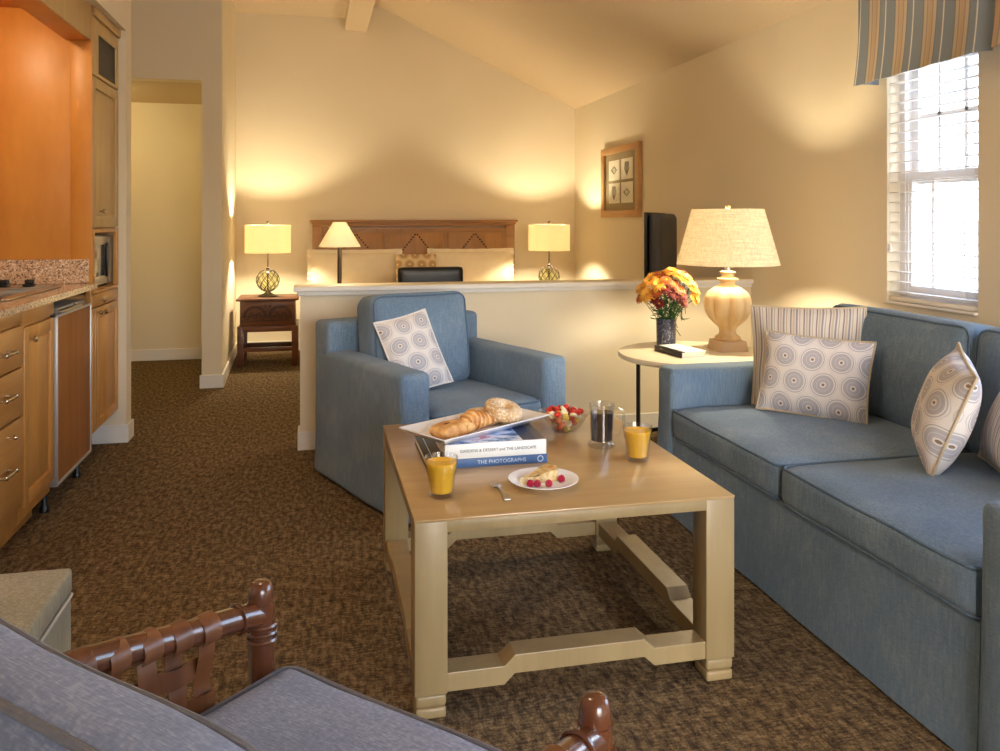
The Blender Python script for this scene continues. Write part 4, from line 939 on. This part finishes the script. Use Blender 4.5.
# ------------------------------------------------------------------ round end table
ex, ey, ez = 1.85, 3.79, 0.60
et = thing('end_table', 'round cream-topped end table with dark metal legs beside the sofa', 'table', (ex, ey, 0))
obj('top', lathe([(0, ez-0.028), (.372, ez-0.028), (.38, ez-0.024), (.382, ez-0.012), (.378, ez-0.002), (.372, ez), (0, ez)], 72), CREAMT, et)
bm = newbm(); 
for k in range(3):
    a = math.radians(190+120*k); bm2 = newbm(); c, s2 = math.cos(a), math.sin(a)
    tube(bm2, [(0.33*c, 0.33*s2, 0.0), (0.33*c, 0.33*s2, ez-0.029)], 0.011, 4); obj('leg', bm2, BLKMET, et, smooth=False)
    tube(bm, [(0.33*c, 0.33*s2, 0.235), (0, 0, 0.235)], 0.010, 4)
obj('stretcher', bm, BLKMET, et, smooth=False)
bl = thing('table_lamp', 'large lamp with a fluted bleached-wood urn base and wide burlap shade', 'lamp', (2.04, 3.81, ez))
LS = 1.0
md = lambda a, z: 1-0.19*(1-abs(math.cos(4*a))**0.6)*math.sin(max(0, min(1, (z-0.11)/0.215))*PI)**0.6
obj('plinth', prism([(-0.079, 0), (0.079, 0), (0.066, 0.052), (-0.066, 0.052)], 'y', -0.072, 0.072, 0.003), LAMPB, bl, smooth=False)
prof = [(0, .053), (.062, .053), (.066, .062), (.060, .072), (.048, .078), (.043, .086), (.041, .10), (.048, .118), (.072, .138), (.100, .165), (.116, .195), (.122, .23), (.118, .265), (.098, .297), (.070, .316), (.048, .328), (.036, .336), (.033, .345), (.038, .352), (.050, .358), (.051, .364), (.036, .370), (.030, .378), (.030, .388), (.040, .392), (.04, .398), (.02, .402), (0, .402)]
obj('urn_body', lathe(prof, 96, md), LAMPW, bl)
bm = newbm(); tube(bm, [(0, 0, 0.40), (0, 0, 0.70)], 0.008, 10); merge(bm, lathe([(0, .402), (.016, .402), (.016, .44), (0, .44)], 14)); obj('neck', bm, BRASSY, bl)
obj('lamp_shade', lathe([(0.255, 0.435), (0.178, 0.715), (0.1755, 0.715), (0.2525, 0.435), (0.255, 0.435)], 60), SHADEB, bl)
bm = newbm()
for k in range(3): tube(bm, [(0, 0, 0.70), (0.176*math.cos(2.1*k), 0.176*math.sin(2.1*k), 0.708)], 0.002, 6)
obj('spider', bm, BRASSY, bl)
obj('finial', lathe([(0, .7), (.006, .7), (.006, .715), (.014, .722), (.014, .732), (0, .737)], 14), LAMPW, bl)
obj('socket', lathe([(0, .44), (.016, .44), (.016, .50), (0, .50)], 16), BRASSY, bl)
bulb_light((2.04, 3.81, ez+0.56), P_BIG, WARM, 0.035)
vs = obj('flower_vase', lathe([(0, 0), (.045, 0), (.049, .003), (.050, .07), (.052, .145), (.049, .146), (.046, .14), (.045, .012), (0, .010)], 40, lambda a, z: 1+0.012*math.sin(14*a+z*90)), VASE, loc=(1.785, 3.99, ez)); tag(vs, 'dark blue speckled cylindrical vase on the end table', 'vase')
# black and white book
nb_ = thing('small_book', 'slim black and white book lying on the end table before the vase', 'book', (1.752, 3.76, ez+0.0005), math.radians(8)); nb_.scale = (1, 1.18, 1.25)
# local: spine at -X side, long edge along Y
obj('pages', boxes([(-0.060, 0.068, -0.10, 0.10, 0.003, 0.019)], 0), PAPER, nb_, smooth=False)
obj('cover', boxes([(-0.045, 0.072, -0.103, 0.103, 0.019, 0.022), (-0.066, 0.072, -0.103, 0.103, 0, 0.003)], 0.0008), BOOKW, nb_)
obj('spine', boxes([(-0.068, -0.062, -0.103, 0.103, 0.0, 0.022), (-0.066, -0.045, -0.103, 0.103, 0.0195, 0.0222)], 0.0008), BOOKK, nb_)

# flowers
GOLD = m_plain('golden_petal', (228, 168, 66), 0.6, var=0.15, sc=80); ORNG = m_plain('rust_orange_petal', (176, 84, 36), 0.6, var=0.2, sc=80); RED = m_plain('crimson_petal', (112, 22, 24), 0.6, var=0.2, sc=80)
YCEN = m_plain('flower_centre', (196, 150, 40), 0.8); GREEN = m_plain('stem_green', (62, 96, 46), 0.6, var=0.2); LEAF = m_plain('leaf_green', (54, 92, 50), 0.5, var=0.25)
def bloom(R_, layers, np_):
    bm = newbm()
    for L in range(layers):
        r = R_*(1-0.2*L); tilt = 0.25+0.38*L
        for k in range(np_):
            a = 2*PI*(k+0.5*L)/np_; w = r*0.26; pts = []
            for u, ww in ((0.12, .35), (0.5, 1), (0.85, .85), (1.0, .3)):
                rad = r*u; z = r*u*math.tan(tilt)*0.55-0.25*r*u*u
                for s_ in (-1, 1): pts.append(Vector((rad, s_*w*ww*0.5, z)))
            ca_, sa_ = math.cos(a), math.sin(a); V = [bm.verts.new((p.x*ca_-p.y*sa_, p.x*sa_+p.y*ca_, p.z)) for p in pts]
            for i in (0, 2, 4): bm.faces.new((V[i], V[i+1], V[i+3], V[i+2]))
    return bm
fp = {}
def flower(kind, base, head, direction, sc):
    if kind not in fp:
        mat, lab, ly, n_ = {'g': (GOLD, 'golden yellow chrysanthemum in the dark vase', 3, 16), 'o': (ORNG, 'rust orange daisy bloom in the dark vase', 2, 14), 'r': (RED, 'crimson bloom in the dark vase', 3, 12)}[kind]
        nm = {'g': 'golden_chrysanthemum', 'o': 'orange_daisy', 'r': 'crimson_flower'}[kind]
        bmb = bloom(0.037 if kind != 'g' else 0.046, ly, n_)
        f = thing(nm, lab, 'flower', (0, 0, 0), 0, {'g': 'golden flowers in the vase', 'o': 'orange flowers in the vase', 'r': 'crimson flowers in the vase'}[kind])
        obj('petals', bmb, mat, f, smooth=False); obj('flower_centre', lathe([(0, -.006), (.007, -.003), (.0085, .003), (.005, .007), (0, .008)], 12), YCEN, f)
        fp[kind] = [f, True]
    f, fresh = fp[kind]
    if fresh: fp[kind][1] = False; o = f
    else: o = copy_tree(f)
    q = direction.to_track_quat('Z', 'Y'); o.rotation_mode = 'QUATERNION'; o.rotation_quaternion = q; o.location = head; o.scale = (sc,)*3
    bpy.context.view_layer.update()
    bm = newbm(); inv = (Matrix.LocRotScale(head, q, Vector((sc,)*3))).inverted(); h2 = head-direction*0.008*sc; mid = (base+h2)/2+Vector((0, 0, 0.02))
    tube(bm, [inv @ base, inv @ (base*0.6+mid*0.4), inv @ mid, inv @ h2], 0.0018, 6); st = obj('stem', bm, GREEN, o)
    return o
vc = Vector((1.785, 3.99, ez+0.148))
rg = random.Random(11); heads = []
plan = [  # (camera-right offset, up offset, depth offset, kind)
 (-.135, .075, .0, 'g'), (-.10, .115, -.03, 'g'), (-.115, .045, -.045, 'g'), (-.075, .135, .02, 'g'), (-.06, .10, -.06, 'g'),
 (.02, .165, .0, 'g'), (.055, .15, -.03, 'g'), (.085, .13, -.05, 'g'), (.12, .09, -.02, 'g'), (.14, .055, .0, 'g'), (.105, .10, .04, 'g'), (.0, .15, .05, 'g'), (.135, .02, -.03, 'g'),
 (-.02, .125, -.05, 'o'), (-.035, .155, .02, 'o'), (.02, .10, -.07, 'o'), (-.14, .025, .0, 'o'), (.055, .11, .06, 'o'), (-.075, .06, -.07, 'o'), (.05, .075, -.07, 'o'),
 (.0, .055, -.085, 'r'), (.03, .035, -.08, 'r'), (-.03, .08, -.08, 'r'), (-.055, -.005, -.06, 'r'), (.07, .0, -.06, 'r'), (.09, .155, .03, 'r'), (-.08, .02, -.06, 'r'), (.06, .04, -.075, 'r')]
cr_ = Vector((math.cos(math.radians(12.65)), -math.sin(math.radians(12.65)), 0)); cf_ = Vector((cr_.y*-1, cr_.x, 0))
for (a, u, d_, kd) in plan:
    hpos = vc+cr_*(a*1.0+0.008)+cf_*d_+Vector((0, 0, 0.085+u*0.95)); dr_ = (hpos-(vc+Vector((0, 0, 0.02)))).normalized()
    dr_ = (dr_ - cf_*0.35).normalized()
    bs = vc+Vector((0.022*math.sin(a*40), 0.02*math.cos(u*50), -0.06))
    flower(kd, bs, hpos, dr_, rg.uniform(.85, 1.1))
bm = newbm()
for k in range(190):
    a = rg.uniform(0, 2*PI); rad = rg.uniform(.015, .10); z = rg.uniform(0.0, .14); rad *= 0.45+z*4.2
    if rad > .095: rad = .095
    p0 = Vector((rad*math.cos(a), rad*math.sin(a), z)); d2 = Vector((math.cos(a+rg.uniform(-.8, .8)), math.sin(a+rg.uniform(-.8, .8)), rg.uniform(-.3, 1.0))).normalized(); ln = rg.uniform(.03, .05)
    sd = d2.cross(Vector((0, 0, 1))).normalized()*ln*0.22; up = d2.cross(sd).normalized()*0.004
    V = [bm.verts.new(q) for q in (p0, p0+d2*ln*.4+sd, p0+d2*ln, p0+d2*ln*.4-sd, p0+d2*ln*.45-up)]
    bm.faces.new((V[0], V[1], V[4])); bm.faces.new((V[1], V[2], V[4])); bm.faces.new((V[2], V[3], V[4])); bm.faces.new((V[3], V[0], V[4]))
for sx, drop in ((0.075, -0.01), (-0.06, 0.0)):      # drooping sprigs over the rim
    tube(bm, [(sx*0.4, -0.01, -0.02), (sx*0.7, -0.02, 0.02), (sx*1.2, -0.03, drop)], 0.0015, 5)
    for q in range(4):
        p0 = Vector((sx*(0.8+0.15*q), -0.03, 0.01+drop*0.6-0.004*q)); d2 = Vector((math.copysign(1, sx), -0.2, -0.5+0.3*q)).normalized(); sd = Vector((0, 0.3, 1)).cross(d2).normalized()*0.009
        V = [bm.verts.new(w_) for w_ in (p0, p0+d2*0.016+sd, p0+d2*0.036, p0+d2*0.016-sd)]; bm.faces.new(V)
tag(obj('leaf_spray', bm, LEAF, loc=vc, smooth=False), 'loose green leaves filling the bouquet above the dark vase', 'foliage', kind='stuff')

# ------------------------------------------------------------------ rattan chair in the foreground (faces +X+Y)
rc = thing('rattan_chair', 'rattan armchair with grey cushions in the left foreground', 'chair', (-0.096, 1.001, 0), -PI/4)
HX = 0.313
for s_ in (-1, 1):
    x = s_*HX
    bm = newbm(); tube(bm, [(x, 0.335, 0.0), (x, 0.327, 0.3), (x, 0.32, 0.60), (x, 0.32, 0.612)], [0.019, 0.020, 0.0225, 0.0235], 18)
    for z in (0.55, 0.562, 0.574): tube(bm, [(x+0.0235*math.cos(a), 0.322+0.0235*math.sin(a), z) for a in [2*PI*k/20 for k in range(20)]], 0.004, 6, closed=True)
    fl_ = obj('front_leg', bm, RATTAN, rc)
    obj('arm_knob', lathe([(0, .606), (.021, .608), (.022, .618), (.0205, .630), (.018, .642), (.012, .647), (0, .648)], 22, cx=x, cy=0.32), RATTAN, fl_)
    bm = newbm(); tube(bm, [(x, 0.315, 0.592), (x, 0.28, 0.600), (x, 0.15, 0.622), (x, 0.0, 0.652), (x, -0.2, 0.672), (x, -0.30, 0.668)], [0.0215, 0.021, 0.021, 0.021, 0.021, 0.02], 18)
    tube(bm, [(x+0.0225*math.cos(a), 0.27, 0.602+0.0225*math.sin(a)) for a in [2*PI*k/20 for k in range(20)]], 0.0035, 6, closed=True)
    ar = obj('arm_rail', bm, RATTAN, rc)
    bm = newbm(); tube(bm, [(x, -0.30, 0.0), (x, -0.29, 0.45), (x, -0.33, 0.70), (x, -0.37, 0.86)], 0.019, 16); obj('rear_leg', bm, RATTAN, rc)
    bm = newbm(); tube(bm, [(x, -0.29, 0.37), (x, 0.325, 0.37)], 0.017, 14); obj('side_rail', bm, RATTAN, rc)
    # woven straps
    ys = [0.205-0.052*k for k in range(9)]; zt = lambda y: 0.60+(0.28-y)*0.165 if y > -0.02 else 0.655+(-y)*0.06
    bm = newbm()
    for k, y in enumerate(ys):
        z1 = zt(y); zz = 0.372; pts = []
        N = 26
        for i in range(N+1):
            z = zz+(z1-0.02-zz)*i/N; ph = (z-0.44)/0.058*PI; pts.append((x+0.006*math.sin(ph+PI*(k % 2)), z))
        ring = [(x+0.0235*math.cos(a), z1+0.0235*math.sin(a)) for a in [PI*1.25-PI*1.5*j/12 for j in range(13)]]
        for pl_ in (pts, ring):
            V = [[bm.verts.new((px_-dx, y-0.0155*q, pz_)) for q in (-1, 1) for dx in (0.001, -0.001)] for px_, pz_ in pl_]
            for A, B in zip(V, V[1:]):
                bm.faces.new((A[0], A[2], B[2], B[0])); bm.faces.new((A[1], B[1], B[3], A[3])); bm.faces.new((A[0], B[0], B[1], A[1])); bm.faces.new((A[2], A[3], B[3], B[2]))
    for m_ in range(4):
        zc = 0.44+0.0575*m_; V = []
        for i in range(61):
            y = 0.222-(0.222+0.29)*i/60; sl = (0.222-y)*0.12*(m_/3); ph = (y-0.205)/0.052*PI
            V.append([bm.verts.new((x-0.006*math.cos(ph+PI*(m_ % 2))-dx, y, zc+sl+0.0155*q)) for q in (-1, 1) for dx in (0.001, -0.001)])
        for A, B in zip(V, V[1:]):
            bm.faces.new((A[0], A[2], B[2], B[0])); bm.faces.new((A[1], B[1], B[3], A[3])); bm.faces.new((A[0], B[0], B[1], A[1])); bm.faces.new((A[2], A[3], B[3], B[2]))
    bmesh.ops.recalc_face_normals(bm, faces=bm.faces[:])
    obj('woven_panel', bm, LEATH, rc, label='woven leather strap lattice')
bm = newbm()
for y, z in ((0.325, 0.36), (-0.29, 0.36)): tube(bm, [(-HX, y, z), (HX, y, z)], 0.016, 14)
obj('cross_rail', bm, RATTAN, rc)
bm = newbm(); tube(bm, [(-HX, -0.372, 0.85), (-0.15, -0.385, 0.862), (0.15, -0.385, 0.862), (HX, -0.372, 0.85)], 0.019, 14); tube(bm, [(-HX, -0.33, 0.62), (HX, -0.33, 0.62)], 0.013, 12); obj('back_rail', bm, RATTAN, rc)
seat_cushion(rc, 0.0, 0.085, 0.440, 0.588, 0.56, 0.12, GREY, GREYP, r=0.03, crown=0.018, seed=9, wr=0.006)
back_cushion(rc, (-0.008, -0.236, 0.648), (-0.06, 0, 0), 0.58, 0.09, 0.38, GREY, GREYP, seed=12, r=0.028, crown=0.02)

# ottoman at the left edge
ot = thing('ottoman', 'boxy mottled sage fabric ottoman at the left edge behind the rattan chair', 'ottoman', (-0.556, 2.087, 0))
obj('body', bbox(-0.62, 0.0, -0.62, 0.0, 0.012, 0.385, 0.008, 3), SAGE, ot)
tp_ = obj('top_pad', bbox(-0.622, 0.002, -0.622, 0.002, 0.392, 0.45, 0.010, 3), SAGE, ot)
bm = newbm(); tube(bm, [(x_, y_, 0.3885) for x_, y_, _ in rrect(0.311, 0.311, 0.012, 0)], 0.0045, 8, closed=True)
for v in bm.verts: v.co.x -= 0.31; v.co.y -= 0.31
obj('welt', bm, m_plain('pale_welt', (176, 172, 160), 0.9), ot)
bm = newbm()
for a, b_ in ((-0.05, -0.05), (-0.57, -0.05), (-0.05, -0.57), (-0.57, -0.57)): merge(bm, bbox(a-0.02, a+0.02, b_-0.02, b_+0.02, 0, 0.0119, 0.001))
obj('glide', bm, BLACK, ot)

# ------------------------------------------------------------------ light
bulb_light((-1.40, 3.75, 2.26), P_KIT, (1.0, 0.80, 0.52), 0.04)
al = thing('recessed_downlight', 'recessed ceiling light in the hall alcove, out of view above the opening', 'light', (-1.95, 6.95, 2.305))
obj('trim_ring', lathe([(0.05, 0.003), (.07, .003), (.07, 0), (.05, 0), (0.05, .003)], 28), TRIM, al)
bulb_light((-1.95, 6.95, 2.22), P_ALC, (1.0, 0.80, 0.36), 0.05)
# added ceiling light, unseen above the view, fills the living area
cl = thing('added_ceiling_light', 'added round fill light on the living area ceiling, unseen above the frame', 'light', (-0.3, 2.2, ZL))
obj('canopy', lathe([(0, 0), (.17, 0), (.17, -.03), (.15, -.04), (0, -.04)][::-1], 32), BRASSY, cl)
bulb_light((-0.3, 2.2, ZL-0.14), P_AMB, (1.0, 0.80, 0.56), 0.12)

w = bpy.data.worlds.new('World'); S.world = w; w.use_nodes = True; nt = w.node_tree
sky = nt.nodes.new('ShaderNodeTexSky'); sky.sky_type = 'NISHITA'; sky.sun_disc = False; sky.sun_elevation = math.radians(40); sky.sun_rotation = math.radians(200); sky.dust_density = 3
mx = nt.nodes.new('ShaderNodeMix'); mx.data_type = 'RGBA'; mx.inputs[0].default_value = 0.6; mx.inputs[7].default_value = (0.62, 0.80, 1.0, 1)
bgn = nt.nodes['Background']; nt.links.new(sky.outputs[0], mx.inputs[6]); nt.links.new(mx.outputs[2], bgn.inputs[0]); bgn.inputs[1].default_value = 4.6
def portal(loc, rot, sx, sy):
    l = bpy.data.lights.new('window_portal', 'AREA'); l.shape = 'RECTANGLE'; l.size = sx; l.size_y = sy; l.cycles.is_portal = True
    o = bpy.data.objects.new('window_portal', l); COL.objects.link(o); o.location = loc; o.rotation_euler = rot
portal(((D0+D1)/2, YREAR-0.13, DZ/2), (PI/2, 0, 0), D1-D0, DZ)
portal((XR+0.17, (WY0+WY1)/2, (WZ0+WZ1)/2), (PI/2, 0, PI/2), WY1-WY0, WZ1-WZ0)
portal((XR+0.17, (ADD_WY0+ADD_WY1)/2, (WZ0+WZ1)/2), (PI/2, 0, PI/2), ADD_WY1-ADD_WY0, WZ1-WZ0)

# ------------------------------------------------------------------ camera and view
cam = bpy.data.cameras.new('camera'); co = bpy.data.objects.new('camera', cam); COL.objects.link(co); S.camera = co
cam.sensor_width = 36; cam.lens = 0.82*36; cam.shift_y = -0.1555; cam.clip_start = 0.05
co.location = (0, 0, 1.26); co.rotation_euler = (PI/2, 0, -math.radians(12.65))
S.view_settings.view_transform = 'Standard'; S.view_settings.look = 'None'; S.view_settings.gamma = 1; S.view_settings.use_curve_mapping = False
S.view_settings.exposure = 0.38
S.cycles.max_bounces = 10; S.cycles.diffuse_bounces = 6; S.cycles.transmission_bounces = 10; S.cycles.transparent_max_bounces = 12
S.cycles.use_denoising = True; S.cycles.sample_clamp_indirect = 6.0; S.cycles.caustics_reflective = False; S.cycles.caustics_refractive = False
